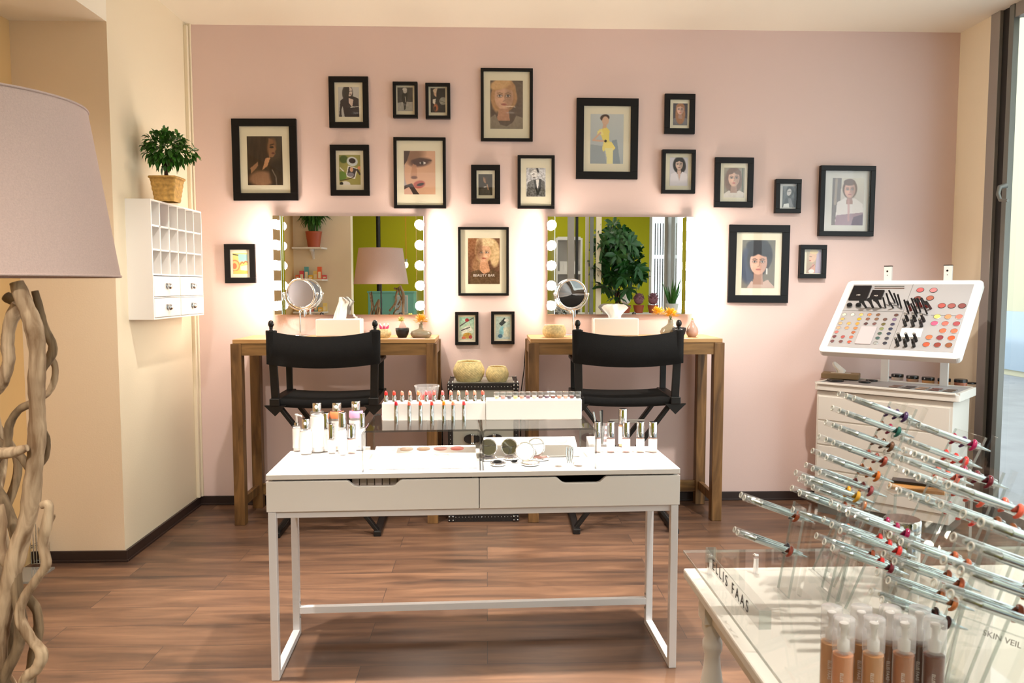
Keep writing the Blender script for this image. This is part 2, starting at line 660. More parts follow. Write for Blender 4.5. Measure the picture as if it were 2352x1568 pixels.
Y_CREAM, Y_BEIGE, Y_GREY, Y_BLK, Y_GRN = yw(2252), yw(2261), yw(2282), yw(2300), yw(2311)
struct(MB().box(XR, Y_CREAM, 0, XR + 0.12, BACK, CEIL).build('wall_right', 'cream'))
fr = MB()
fr.box(XR - 0.004, Y_BEIGE, 0, XR + 0.036, Y_CREAM, CEIL, 0)
fr.box(XR - 0.012, Y_GREY, 0, XR + 0.036, Y_BEIGE - 0.003, CEIL, 1)
fr.box(XR + 0.008, Y_BLK, 0, XR + 0.036, Y_GREY, CEIL, 2)
fr.box(XR - 0.006, Y_GRN, 0, XR + 0.03, Y_BLK - 0.002, CEIL, 3)
fr.box(XR, -2.9, 0, XR + 0.08, Y_GRN, 0.09, 1)
fr.box(XR, -2.9, CEIL - 0.08, XR + 0.08, Y_GRN, CEIL, 1)
fr.box(XR, 1.2, 0.09, XR + 0.07, 1.28, CEIL - 0.08, 1)
fr.box(XR, -3.2, 0, XR + 0.1, -2.9, CEIL, 1)
win = struct(fr.build('window_1', ['cream', 'alu', 'rubber', 'alugrey'], bevel=0.002))
MB().box(XR + 0.03, -2.9, 0.09, XR + 0.038, Y_GRN, CEIL - 0.08).build('window_pane', 'glass', win)
MB().tube([(XR - 0.02, Y_GRN - 0.02, 2.02), (XR - 0.06, Y_GRN - 0.02, 2.01), (XR - 0.075, Y_GRN - 0.03, 1.97), (XR - 0.08, Y_GRN - 0.06, 1.93), (XR - 0.08, Y_GRN - 0.13, 1.92)],
          [0.016, 0.014, 0.012, 0.01, 0.009], 10).build('handle', 'alugrey', win)
w2 = MB()
w2.box(WX, REAR - 0.08, 0.5, WX + 0.05, REAR - 0.02, CEIL).box(XR - 0.04, REAR - 0.08, 0.5, XR + 0.1, REAR - 0.02, CEIL).box(WX, REAR - 0.08, 0.5, XR, REAR - 0.02, 0.56)
win2 = struct(w2.build('window_2', 'whitematte'))
MB().box(WX + 0.05, REAR - 0.055, 0.56, XR - 0.04, REAR - 0.047, CEIL).build('window_pane', 'glass', win2)
dl = MB()
for i in range(6):
    x = WX + 0.1 + i * 0.045
    dl.box(x, REAR - 0.045, 0.9, x + 0.018, REAR - 0.043, 1.9).box(x, REAR - 0.045, 1.96, x + 0.018, REAR - 0.043, 2.5)
dl.build('stripe_decal', 'ink', win2)

# skirting
struct(MB().box(XL, BACK - 0.014, 0, XR, BACK, 0.058).box(XL, BACK - 0.02, 0, XR, BACK, 0.012).build('baseboard_back', 'skirting', bevel=0.002))
struct(MB().box(XL, YC, 0, XL + 0.014, BACK - 0.02, 0.058).box(XL, YC, 0, XL + 0.02, BACK - 0.02, 0.012).build('baseboard_left', 'skirting', bevel=0.002))
struct(MB().box(XA, YC - 0.014, 0, XL + 0.014, YC, 0.058).box(XA, YC - 0.02, 0, XL + 0.02, YC, 0.012).build('baseboard_alcove', 'skirting', bevel=0.002))
struct(MB().box(XR - 0.014, Y_CREAM, 0, XR, BACK - 0.02, 0.058).build('baseboard_right', 'skirting', bevel=0.002))
# cream pipe casing in the left corner
struct(MB().box(XL, BACK - 0.055, 0.058, XL + 0.022, BACK - 0.028, CEIL - 0.02).box(XL, BACK - 0.02, 0.058, XL + 0.03, BACK, CEIL).build('trim_1', 'cream', bevel=0.003))

# outside
tag(MB().box(9.0, -9, -0.1, 9.6, 24, 7, 0).box(8.95, -9, 0.0, 9.0, 24, 1.0, 1).build('building', ['facade', 'facadeglass']),
    'pale plaster building across the street beyond the right-hand glass', 'building')
struct(MB().box(XR + 0.13, -9, -0.2, 9, 24, -0.1).build('ground', 'pavement'))

# ================================================================ CEILING SPOTS
sp0 = None
SPN = ['over the left half of the white desk', 'over the right half of the white desk', 'over the middle of the white desk',
       'before the left mirror', 'before the corner display cabinet', 'far behind the driftwood lamp', 'over the pen display table', 'added to light the alcove wall']
for (sx, sy, ax, ay, e, cone), nm in zip(SPOTS, SPN):
    lb = 'white recessed ceiling spotlight ' + nm
    if sp0 is None:
        sp0 = thing('ceiling_spotlight', lb, 'spotlight', (sx, sy, CEIL), group='ceiling spotlights')
        MB().lathe([(0.048, -0.004), (0.05, -0.05), (0.043, -0.052), (0.04, -0.02)], 24, cap0=False, cap1=False).build('housing', 'white', sp0)
        MB().lathe([(0.0405, -0.03), (0.0, -0.031)], 24, cap0=False).build('lens', 'lens', sp0)
    else:
        dup(sp0, (sx, sy, CEIL), lb)


# ================================================================ PICTURES
def paint(wd, ht, prims, n=60):
    """colours of a print on an n-wide grid: x 0..1, y 0..A downwards"""
    A = ht / wd
    m = int(n * A)
    X, Y = np.meshgrid(np.linspace(0, 1, n), np.linspace(0, A, m))
    C = np.zeros((m, n, 3))
    for p in prims:
        k = p[0]
        if k == 'bg':
            t = (Y / A)[..., None]
            C[:] = np.array(p[1], float) * (1 - t) + np.array(p[-1], float) * t
            continue
        if k == 'nz':      # mottling
            _, amt, fx, fy, sd = p
            rs = np.random.RandomState(sd)
            g = rs.rand(int(fy) + 2, int(fx) + 2)
            gx, gy = X * fx, Y / A * fy
            ix, iy = gx.astype(int), gy.astype(int)
            a, b = gx - ix, gy - iy
            v = (g[iy, ix] * (1 - a) + g[iy, ix + 1] * a) * (1 - b) + (g[iy + 1, ix] * (1 - a) + g[iy + 1, ix + 1] * a) * b
            C += ((v - 0.5) * 2 * amt)[..., None]
            continue
        if k == 'e':
            _, cx, cy, rx, ry, col = p[:6]
            rot = R(p[6]) if len(p) > 6 else 0
            soft = p[7] if len(p) > 7 else 0.15
            al = p[8] if len(p) > 8 else 1
            dx, dy = X - cx, Y - cy
            u = (dx * math.cos(rot) + dy * math.sin(rot)) / rx
            v = (-dx * math.sin(rot) + dy * math.cos(rot)) / ry
            d = np.sqrt(u * u + v * v)
            c = np.clip((1 + soft / 2 - d) / soft, 0, 1) * al
        elif k == 'l':
            _, pts, wdt, col = p[:4]
            al = p[4] if len(p) > 4 else 1
            d = np.full(X.shape, 9.0)
            for (ax, ay), (bx, by) in zip(pts[:-1], pts[1:]):
                L2 = (bx - ax) ** 2 + (by - ay) ** 2 + 1e-9
                t = np.clip(((X - ax) * (bx - ax) + (Y - ay) * (by - ay)) / L2, 0, 1)
                d = np.minimum(d, np.hypot(X - ax - t * (bx - ax), Y - ay - t * (by - ay)))
            c = np.clip((wdt / 2 - d) / 0.012 + 0.5, 0, 1) * al
        elif k == 'g':
            _, pts, col = p[:3]
            al = p[3] if len(p) > 3 else 1
            ins = np.zeros(X.shape, bool)
            q = len(pts)
            for i in range(q):
                (x1, y1), (x2, y2) = pts[i], pts[(i + 1) % q]
                if y1 == y2:
                    continue
                ins ^= ((y1 > Y) != (y2 > Y)) & (X < (x2 - x1) * (Y - y1) / (y2 - y1) + x1)
            c = ins.astype(float) * al
        C = C * (1 - c[..., None]) + np.array(col, float) * c[..., None]
    C = np.clip(C, 0, 255) / 255
    C = np.where(C <= 0.04045, C / 12.92, ((C + 0.055) / 1.055) ** 2.4)
    return n, m, C


def print_obj(wd, ht, prims, parent, y, n=60):
    n, m, C = paint(wd, ht, prims, n)
    X, Z = np.meshgrid(np.linspace(-wd / 2, wd / 2, n), np.linspace(ht / 2, -ht / 2, m))
    co = np.stack([X, np.full_like(X, y), Z], -1).reshape(-1, 3)
    idx = np.arange(n * m).reshape(m, n)
    fs = np.stack([idx[:-1, :-1], idx[1:, :-1], idx[1:, 1:], idx[:-1, 1:]], -1).reshape(-1, 4)
    me = bpy.data.meshes.new('printed_picture')
    me.from_pydata(co.tolist(), [], fs.tolist())
    a = me.color_attributes.new('Col', 'FLOAT_COLOR', 'POINT')
    rgba = np.ones((n * m, 4), 'f')
    rgba[:, :3] = C.reshape(-1, 3)
    a.data.foreach_set('color', rgba.ravel())
    me.materials.append(M['print'])
    o = bpy.data.objects.new('printed_picture', me)
    COL.objects.link(o)
    o.parent = parent
    return o


def dk(c, f):
    return tuple(x * f for x in c)


def head(cx, cy, s, skin, hair, long=0.0, rot=0, lips=(160, 80, 80), fringe=True, side=1, brow=None, wide=1.0, shade=0.35):
    """a face seen from the front: s is the height of the head"""
    brow = brow or dk(hair, 0.7)
    P_ = []
    hw = 0.44 * s * wide
    P_.append(('e', cx, cy - 0.06 * s, hw, 0.58 * s, hair, rot, 0.12))
    if long:
        P_.append(('e', cx, cy + long * 0.5 * s, hw * 1.08, (0.4 + long * 0.6) * s, hair, rot, 0.12))
    P_.append(('g', [(cx - 0.15 * s, cy + 0.25 * s), (cx + 0.15 * s, cy + 0.25 * s), (cx + 0.2 * s, cy + 0.85 * s), (cx - 0.2 * s, cy + 0.85 * s)], dk(skin, 0.78)))
    P_.append(('e', cx, cy, 0.335 * s, 0.47 * s, skin, rot, 0.08))
    P_.append(('e', cx + side * 0.2 * s, cy + 0.04 * s, 0.15 * s, 0.4 * s, dk(skin, 0.55), rot, 0.9, shade))
    P_.append(('e', cx - side * 0.12 * s, cy + 0.12 * s, 0.12 * s, 0.12 * s, dk(skin, 1.12), 0, 1.2, 0.6))
    for sx in (-1, 1):
        ex = cx + sx * 0.145 * s
        ey = cy - 0.02 * s
        P_.append(('e', ex, ey, 0.095 * s, 0.055 * s, dk(skin, 0.5), 0, 0.9, 0.7))
        P_.append(('e', ex, ey, 0.065 * s, 0.026 * s, (225, 215, 210), 0, 0.3))
        P_.append(('e', ex, ey, 0.027 * s, 0.03 * s, (40, 34, 34), 0, 0.3))
        P_.append(('l', [(ex - 0.075 * s, ey - 0.022 * s), (ex, ey - 0.04 * s), (ex + 0.075 * s, ey - 0.018 * s)], 0.018 * s, (30, 22, 22)))
        P_.append(('l', [(ex - sx * 0.09 * s, ey - 0.08 * s), (ex, ey - 0.115 * s), (ex + sx * 0.09 * s, ey - 0.09 * s)], 0.028 * s, brow, 0.85))
    P_.append(('l', [(cx + side * 0.03 * s, cy), (cx + side * 0.045 * s, cy + 0.13 * s), (cx - 0.03 * s, cy + 0.17 * s)], 0.022 * s, dk(skin, 0.62), 0.8))
    P_.append(('e', cx, cy + 0.275 * s, 0.1 * s, 0.036 * s, lips, 0, 0.4))
    P_.append(('l', [(cx - 0.09 * s, cy + 0.272 * s), (cx + 0.09 * s, cy + 0.272 * s)], 0.01 * s, dk(lips, 0.5)))
    if fringe:
        P_.append(('e', cx - 0.17 * s, cy - 0.4 * s, 0.26 * s, 0.15 * s, hair, -28, 0.25))
        P_.append(('e', cx + 0.17 * s, cy - 0.4 * s, 0.26 * s, 0.15 * s, hair, 28, 0.25))
    return P_


def bust(cx, cy, s, shirt, w_=1.05):
    return [('e', cx, cy + 1.32 * s, w_ * s, 0.6 * s, shirt, 0, 0.08), ('e', cx, cy + 0.76 * s, 0.24 * s, 0.14 * s, dk((210, 170, 145), 0.9), 0, 0.2)]


SK, SKG, SKD = (214, 170, 144), (205, 200, 196), (150, 104, 70)
PICS = []


def pic(*a, **k):
    PICS.append((a, k))


# outer box px, border px, print box px, prims, label
pic((532, 272, 683, 460), 17, (568, 313, 649, 425),
    [('bg', (62, 50, 38), (44, 34, 26)), ('e', 0.3, 0.7, 0.42, 0.75, (52, 36, 22), 10, 0.3), ('nz', 12, 14, 7, 3), ('e', 0.78, 0.4, 0.16, 0.32, (70, 58, 44), 0, 0.6, 0.7),
     ('e', 0.7, 0.3, 0.13, 0.26, (120, 84, 56), 8, 0.4), ('g', [(0.62, 0.06), (0.74, 0.1), (0.78, 0.26), (0.84, 0.36), (0.79, 0.42), (0.8, 0.5), (0.74, 0.58), (0.62, 0.6)], (140, 98, 66)),
     ('l', [(0.66, 0.25), (0.76, 0.22)], 0.03, (30, 20, 14)), ('e', 0.7, 0.31, 0.06, 0.03, (24, 16, 12)), ('e', 0.74, 0.48, 0.05, 0.025, (90, 40, 34)),
     ('g', [(0.52, 0.62), (0.66, 0.6), (0.56, 0.85), (0.42, 0.95)], (190, 140, 100)), ('g', [(0.08, 0.9), (0.3, 0.72), (0.3, 0.84), (0.1, 1.05)], (176, 128, 92), 0.8),
     ('e', 0.4, 1.2, 0.36, 0.22, (140, 104, 78), 0, 0.4), ('e', 0.82, 1.05, 0.2, 0.35, (40, 30, 24), 0, 0.4, 0.8), ('l', [(0.7, 0.95), (0.8, 1.15), (0.82, 1.4)], 0.03, (150, 140, 126), 0.7), ('nz', 8, 30, 8, 5)],
    'large thick black frame with a dark sepia profile of a long-haired woman', tilt=-0.9)
pic((754, 175, 847, 293), 13, (777, 200, 825, 268),
    [('bg', (196, 194, 190), (180, 178, 172)), ('e', 0.45, 0.3, 0.26, 0.4, (60, 54, 52), 0, 0.15), ('e', 0.55, 0.22, 0.13, 0.22, (214, 200, 190)), ('e', 0.4, 0.25, 0.13, 0.35, (50, 44, 42), 8, 0.2),
     ('g', [(0.02, 1.45), (0.1, 0.65), (0.3, 0.48), (0.75, 0.45), (0.97, 0.55), (1, 1.45)], (46, 38, 44)), ('g', [(0.5, 0.52), (0.72, 0.6), (0.66, 0.95), (0.5, 0.75)], (206, 186, 176)),
     ('g', [(0.2, 0.9), (0.3, 1.45), (0.16, 1.45), (0.14, 1.1)], (186, 184, 180)), ('l', [(0.5, 0.2), (0.56, 0.21)], 0.03, (30, 26, 26)), ('l', [(0.6, 0.2), (0.66, 0.19)], 0.03, (30, 26, 26)), ('e', 0.58, 0.34, 0.05, 0.02, (110, 70, 70))],
    'black frame with a grey photo of a woman in a dark plunging blazer, top left', tilt=-0.8)
pic((901, 187, 960, 270), 7, (913, 201, 948, 255),
    [('bg', (70, 66, 62), (60, 56, 52)), ('g', [(0, 1.0), (0.5, 0.92), (1, 0.95), (1, 1.6), (0, 1.6)], (170, 166, 158)), ('nz', 14, 10, 12, 8), ('e', 0.5, 0.22, 0.13, 0.17, (190, 184, 176)),
     ('e', 0.48, 0.12, 0.15, 0.1, (210, 205, 196)), ('g', [(0.3, 0.4), (0.66, 0.36), (0.66, 0.7), (0.58, 1.1), (0.36, 1.0), (0.26, 0.7)], (28, 24, 24)), ('l', [(0.5, 0.6), (0.56, 1.0)], 0.05, (170, 164, 156)),
     ('l', [(0.42, 1.0), (0.46, 1.42)], 0.07, (32, 28, 28)), ('l', [(0.54, 1.0), (0.5, 1.38)], 0.06, (32, 28, 28))],
    'small black frame with a grey full-length figure in a dark coat', tilt=-0.4, d=0.035)
pic((976, 190, 1035, 272), 7, (989, 203, 1023, 258),
    [('bg', (40, 34, 32), (30, 26, 25)), ('e', 0.42, 0.28, 0.22, 0.3, (200, 160, 130), 0, 0.2), ('e', 0.36, 0.16, 0.2, 0.14, (214, 190, 160)), ('e', 0.6, 0.45, 0.2, 0.55, (26, 20, 20), 0, 0.2),
     ('g', [(0.15, 0.75), (0.35, 0.7), (0.3, 1.1), (0.15, 1.0)], (226, 216, 200)), ('e', 0.85, 0.85, 0.26, 0.26, (150, 150, 138), 0, 0.15), ('l', [(0.65, 0.85), (1, 0.95)], 0.03, (70, 70, 62)),
     ('e', 0.35, 1.3, 0.16, 0.26, (176, 100, 60), 0, 0.5), ('e', 0.3, 1.35, 0.08, 0.15, (60, 36, 30)), ('nz', 12, 12, 14, 4)],
    'small black frame with a dark photo of a figure beside a pale fan shape', tilt=-0.4, d=0.035)
pic((757, 332, 849, 449), 13, (779, 356, 828, 424),
    [('bg', (150, 146, 80), (160, 152, 84)), ('e', 0.22, 0.2, 0.2, 0.18, (70, 92, 40), 0, 0.3), ('e', 0.62, 0.3, 0.26, 0.22, (200, 206, 206), 15, 0.1), ('e', 0.62, 0.27, 0.16, 0.12, (48, 34, 34), 10, 0.1),
     ('g', [(0.42, 0.5), (0.86, 0.62), (0.74, 1.12), (0.3, 1.0)], (232, 230, 226)), ('g', [(0.45, 0.54), (0.82, 0.64), (0.72, 1.02), (0.36, 0.94)], (60, 52, 56)), ('e', 0.58, 0.68, 0.08, 0.11, (210, 160, 130)),
     ('e', 0.54, 0.92, 0.16, 0.1, (130, 126, 140)), ('e', 0.12, 0.98, 0.22, 0.22, (96, 130, 50), 20, 0.2), ('l', [(0.05, 0.6), (0.2, 0.75)], 0.05, (230, 228, 222)), ('l', [(0.85, 0.7), (0.98, 0.9)], 0.09, (60, 44, 44)),
     ('e', 0.95, 0.6, 0.09, 0.08, (224, 150, 110)), ('l', [(0.05, 1.2), (0.5, 1.1), (0.7, 1.02)], 0.04, (70, 44, 30)), ('e', 0.28, 1.38, 0.24, 0.16, (226, 222, 216)), ('e', 0.1, 1.33, 0.08, 0.08, (24, 22, 24))],
    'black frame with a green still life of a coffee cup and a small portrait snapshot', tilt=-0.6)
pic((903, 315, 1025, 478), 7, (928, 347, 1000, 446),
    [('bg', (214, 170, 140), (220, 178, 150)), ('g', [(0, 0.42), (0.14, 0.62), (0.2, 0.9), (0.34, 1.08), (0.34, 1.4), (0, 1.4)], (170, 164, 172)), ('e', 0.62, 0.7, 0.62, 0.75, (214, 168, 138), 0, 0.1),
     ('e', 0.3, 0.16, 0.34, 0.2, (120, 84, 60), -18, 0.8, 0.8), ('g', [(0, 0), (0.2, 0), (0.1, 0.3), (0.02, 0.42), (0, 0.5)], (70, 48, 38)), ('e', 0.52, 0.36, 0.32, 0.13, (70, 44, 40), -8, 0.6, 0.95),
     ('l', [(0.25, 0.32), (0.5, 0.24), (0.86, 0.3)], 0.05, (84, 54, 42)), ('e', 0.6, 0.38, 0.1, 0.04, (230, 224, 220), 0, 0.3), ('e', 0.58, 0.38, 0.05, 0.045, (36, 26, 26)),
     ('g', [(0.28, 0.4), (0.4, 0.45), (0.42, 0.8), (0.3, 0.86), (0.2, 0.78)], (190, 138, 108), 0.8), ('e', 0.32, 0.84, 0.1, 0.05, (120, 74, 60), 0, 0.5), ('e', 0.48, 1.06, 0.19, 0.12, (176, 84, 76), -12, 0.25), ('e', 0.52, 1.06, 0.12, 0.045, (44, 22, 24), -14, 0.3),
     ('g', [(0, 1.1), (0.25, 1.02), (0.36, 1.2), (0.5, 1.4), (0, 1.4)], (60, 44, 44)), ('g', [(0, 1.22), (0.16, 1.14), (0.3, 1.4), (0, 1.4)], (214, 172, 154))],
    'slim black frame with a tight close-up of a face with open lips and smoky eye', tilt=-0.1)
pic((1103, 156, 1225, 324), 7, (1126, 186, 1201, 295),
    [('bg', (104, 88, 74), (92, 76, 66)), ('e', 0.42, 0.42, 0.36, 0.52, (190, 146, 100), 0, 0.15), ('e', 0.2, 0.55, 0.16, 0.38, (196, 150, 104), 0, 0.3)] + head(0.42, 0.48, 0.86, (205, 162, 134), (178, 136, 96), 0.1, lips=(180, 108, 98), side=1)
    + [('e', 0.32, 0.1, 0.34, 0.16, (206, 166, 118), -18, 0.3), ('g', [(0.26, 0.85), (0.56, 0.85), (0.6, 1.2), (0.2, 1.2)], (180, 134, 108)), ('g', [(0, 1.12), (0.15, 1.02), (0.3, 1.32), (0.5, 1.38), (0.7, 1.25), (0.8, 1.05), (1, 1.12), (1, 1.5), (0, 1.5)], (136, 124, 108)),
       ('nz', 9, 26, 36, 5)],
    'slim black frame with a person with a chin-length bob, topmost on the wall', tilt=0)
pic((1081, 378, 1150, 468), 12.5, (1099, 400, 1131, 448),
    [('bg', (52, 42, 34), (40, 32, 26)), ('e', 0.5, 0.34, 0.17, 0.3, (150, 112, 84), 0, 0.25), ('e', 0.62, 0.36, 0.12, 0.32, (50, 36, 28), 0, 0.4, 0.8), ('e', 0.5, 0.1, 0.2, 0.14, (36, 26, 22)), ('l', [(0.42, 0.28), (0.5, 0.28)], 0.04, (24, 16, 14)),
     ('g', [(0.05, 1.5), (0.2, 0.95), (0.45, 0.85), (0.75, 0.9), (0.9, 1.5)], (70, 62, 56)), ('l', [(0.62, 0.75), (0.7, 1.1)], 0.08, (170, 130, 100)), ('l', [(0.4, 0.92), (0.55, 0.9)], 0.05, (200, 196, 186)), ('nz', 9, 14, 16, 9)],
    'small thick black frame with a murky brown portrait, below the topmost tall frame', tilt=-0.2)
pic((1188, 356, 1275, 479), 7, (1209, 386, 1253, 451),
    [('bg', (206, 206, 210), (190, 190, 194)), ('e', 0.42, 0.28, 0.22, 0.26, (210, 208, 206)), ('e', 0.35, 0.12, 0.24, 0.13, (180, 178, 176), -20, 0.3), ('l', [(0.55, 0.02), (0.62, 0.2)], 0.1, (36, 34, 36)), ('e', 0.4, 0.3, 0.15, 0.22, (232, 228, 226), 15, 0.2),
     ('l', [(0.3, 0.34), (0.4, 0.3)], 0.035, (24, 22, 24)), ('e', 0.4, 0.5, 0.07, 0.025, (70, 60, 62)), ('g', [(0, 1.5), (0.06, 0.75), (0.3, 0.62), (0.72, 0.55), (0.96, 0.7), (1, 1.5)], (96, 94, 92)), ('nz', 44, 22, 30, 11),
     ('g', [(0.5, 0.6), (0.66, 0.58), (0.62, 1.0), (0.55, 1.1)], (236, 232, 228)), ('l', [(0.44, 0.66), (0.5, 1.0), (0.6, 1.35), (0.72, 1.0), (0.72, 0.62)], 0.1, (18, 18, 22))],
    'slim black frame with a person in a sequinned tuxedo jacket', tilt=0.1)
pic((1323, 225, 1467, 411), 17, (1356, 263, 1432, 375),
    [('bg', (196, 202, 202), (168, 176, 180)), ('g', [(0, 0.9), (0.4, 0.95), (0.5, 1.5), (0, 1.5)], (150, 160, 166)), ('g', [(0.66, 0.78), (0.8, 0.75), (0.92, 1.5), (0.66, 1.5)], (126, 142, 154), 0.8),
     ('e', 0.43, 0.11, 0.14, 0.1, (64, 44, 34), -10, 0.15), ('e', 0.45, 0.2, 0.1, 0.13, (214, 176, 150), 0, 0.12), ('g', [(0.38, 0.3), (0.48, 0.3), (0.5, 0.46), (0.36, 0.46)], (210, 170, 145)),
     ('g', [(0.26, 0.46), (0.5, 0.4), (0.58, 0.5), (0.56, 0.75), (0.62, 0.9), (0.42, 0.9), (0.34, 0.68)], (232, 214, 110)), ('g', [(0.22, 0.5), (0.34, 0.44), (0.4, 0.62), (0.2, 0.6)], (236, 222, 140)),
     ('l', [(0.3, 0.56), (0.08, 0.78), (0.4, 0.8)], 0.05, (214, 172, 146)), ('e', 0.46, 0.8, 0.04, 0.04, (50, 40, 40)), ('g', [(0.4, 0.86), (0.64, 0.82), (0.76, 1.0), (0.7, 1.08), (0.56, 1.0), (0.38, 1.12), (0.36, 1.0)], (238, 220, 120)),
     ('g', [(0.44, 1.0), (0.68, 1.0), (0.68, 1.5), (0.5, 1.5), (0.5, 1.3)], (232, 224, 160))],
    'large thick black frame with a figure in a yellow peplum dress, hand on hip', tilt=0.6)
pic((1526, 215, 1598, 307), 12.5, (1546, 238, 1579, 287),
    [('bg', (64, 60, 72), (70, 64, 72))] + bust(0.5, 0.42, 0.72, (120, 116, 120)) + head(0.5, 0.42, 0.72, (220, 176, 158), (168, 118, 84), 0.9, lips=(200, 100, 96)) + [('nz', 8, 12, 16, 3)],
    'small thick black frame with a long-haired person on dark grey, upper right', tilt=0.7)
pic((1520, 343, 1599, 444), 8, (1538, 362, 1580, 426),
    [('bg', (208, 206, 214), (206, 200, 206)), ('e', 0.52, 0.4, 0.34, 0.44, (40, 34, 36), 0, 0.2), ('e', 0.7, 0.5, 0.18, 0.3, (44, 38, 40), 0, 0.3)] + head(0.52, 0.38, 0.6, (214, 184, 168), (38, 32, 34), 0.3, lips=(150, 100, 100))
    + [('g', [(0.02, 1.6), (0.06, 0.9), (0.35, 0.78), (0.53, 1.3), (0.68, 0.76), (0.96, 0.88), (1, 1.6)], (226, 220, 226)), ('g', [(0.42, 0.7), (0.62, 0.7), (0.54, 1.25)], (206, 172, 158))],
    'black frame with a dark-haired person in an open white shirt on a pale ground', tilt=0.5, d=0.035)
pic((1641, 361, 1732, 476), 13, (1663, 386, 1710, 453),
    [('bg', (150, 140, 120), (140, 130, 112)), ('l', [(0.9, 0), (0.9, 1.5)], 0.06, (90, 100, 80)), ('e', 0.45, 0.6, 0.42, 0.6, (122, 94, 78), 0, 0.25), ('g', [(0, 1.25), (0.25, 1.08), (0.5, 1.2), (0.75, 1.08), (1, 1.2), (1, 1.6), (0, 1.6)], (210, 202, 192))]
    + head(0.48, 0.5, 0.82, (220, 180, 158), (124, 96, 80), 0.35, lips=(206, 120, 116)) + [('nz', 7, 12, 16, 6)],
    'thick black frame with a portrait of a person in a pale knit, hair swept back', tilt=0.9)
pic((1781, 411, 1842, 489), 10, (1797.5, 428, 1829.5, 476),
    [('bg', (110, 112, 112), (60, 60, 62)), ('nz', 22, 8, 10, 8), ('e', 0.52, 0.35, 0.26, 0.4, (30, 28, 28), 0, 0.2), ('e', 0.46, 0.42, 0.16, 0.26, (206, 200, 196), 12, 0.2), ('l', [(0.36, 0.4), (0.56, 0.36)], 0.04, (40, 36, 36)),
     ('g', [(0.05, 1.5), (0.2, 0.85), (0.5, 0.75), (0.8, 0.85), (0.95, 1.5)], (50, 48, 50)), ('g', [(0.4, 0.85), (0.6, 0.85), (0.8, 1.5), (0.45, 1.5)], (120, 118, 118)), ('g', [(0.1, 1.25), (0.45, 1.2), (0.5, 1.5), (0.05, 1.5)], (226, 224, 220))],
    'small black frame with a black-and-white photo of a person looking down', tilt=0.8, d=0.035, mat='matwhite')
pic((1883, 380, 2011, 542), 11, (1911, 410, 1984, 516),
    [('bg', (214, 206, 192), (190, 176, 176)), ('g', [(0, 0), (0.28, 0), (0.24, 1.5), (0, 1.5)], (120, 108, 106)), ('l', [(0.12, 0.05), (0.1, 0.8)], 0.08, (168, 150, 138)), ('g', [(0.1, 1.5), (0.16, 0.75), (0.42, 0.6), (0.72, 0.62), (0.98, 0.8), (1, 1.5)], (228, 218, 214)),
     ('g', [(0.1, 1.5), (0.14, 1.15), (1, 1.05), (1, 1.5)], (140, 104, 122), 0.75), ('g', [(0.6, 1.5), (0.7, 1.2), (1, 1.1), (1, 1.5)], (70, 54, 84), 0.6)]
    + head(0.55, 0.36, 0.52, (218, 170, 154), (110, 78, 66), 0, lips=(200, 120, 120), fringe=False) + [('e', 0.53, 0.13, 0.18, 0.1, (108, 78, 66), 0, 0.2), ('l', [(0.52, 0.66), (0.54, 1.3)], 0.07, (200, 150, 150), 0.7)],
    'black frame with a short-haired person in a pink-tinged white shirt', tilt=1.2, d=0.035, mat='matwhite')
pic((1673, 516, 1814, 695), 17, (1704, 552, 1780, 661),
    [('bg', (104, 100, 88), (112, 104, 90)), ('e', 0.52, 0.45, 0.4, 0.5, (34, 28, 34), 0, 0.15), ('e', 0.2, 0.75, 0.26, 0.55, (46, 50, 72), 0, 0.3), ('g', [(0.12, 1.5), (0.3, 1.22), (0.55, 1.3), (0.8, 1.18), (1, 1.4), (1, 1.5)], (186, 158, 144))]
    + head(0.5, 0.66, 0.78, (216, 168, 146), (34, 28, 34), 0, lips=(196, 120, 114)) + [('e', 0.5, 0.22, 0.38, 0.2, (34, 28, 34), 12, 0.15), ('l', [(0.76, 0.85), (0.76, 1.0)], 0.04, (220, 214, 206))],
    'large thick black frame with a dark-haired person wearing drop earrings', tilt=1.1)
pic((1837, 562, 1900, 639), 10, (1852.5, 574, 1886, 627),
    [('bg', (196, 180, 150), (170, 140, 120)), ('g', [(0.7, 0), (1, 0), (1, 1.6), (0.6, 1.6)], (186, 170, 190)), ('e', 0.42, 0.45, 0.26, 0.4, (220, 180, 150), 10, 0.2), ('e', 0.5, 0.14, 0.3, 0.15, (226, 200, 150)), ('l', [(0.2, 0.45), (0.34, 0.46)], 0.035, (120, 80, 70)),
     ('e', 0.24, 0.72, 0.07, 0.03, (190, 80, 80)), ('g', [(0.1, 1.6), (0.3, 1.2), (0.45, 0.9), (0.6, 1.05), (0.6, 1.6)], (206, 150, 130)), ('e', 0.35, 1.45, 0.2, 0.14, (230, 222, 214)), ('l', [(0.2, 1.3), (0.55, 1.0)], 0.05, (150, 90, 80))],
    'small black frame with a pale fair-haired profile, beside the large dark-haired portrait', tilt=1.0, d=0.035)
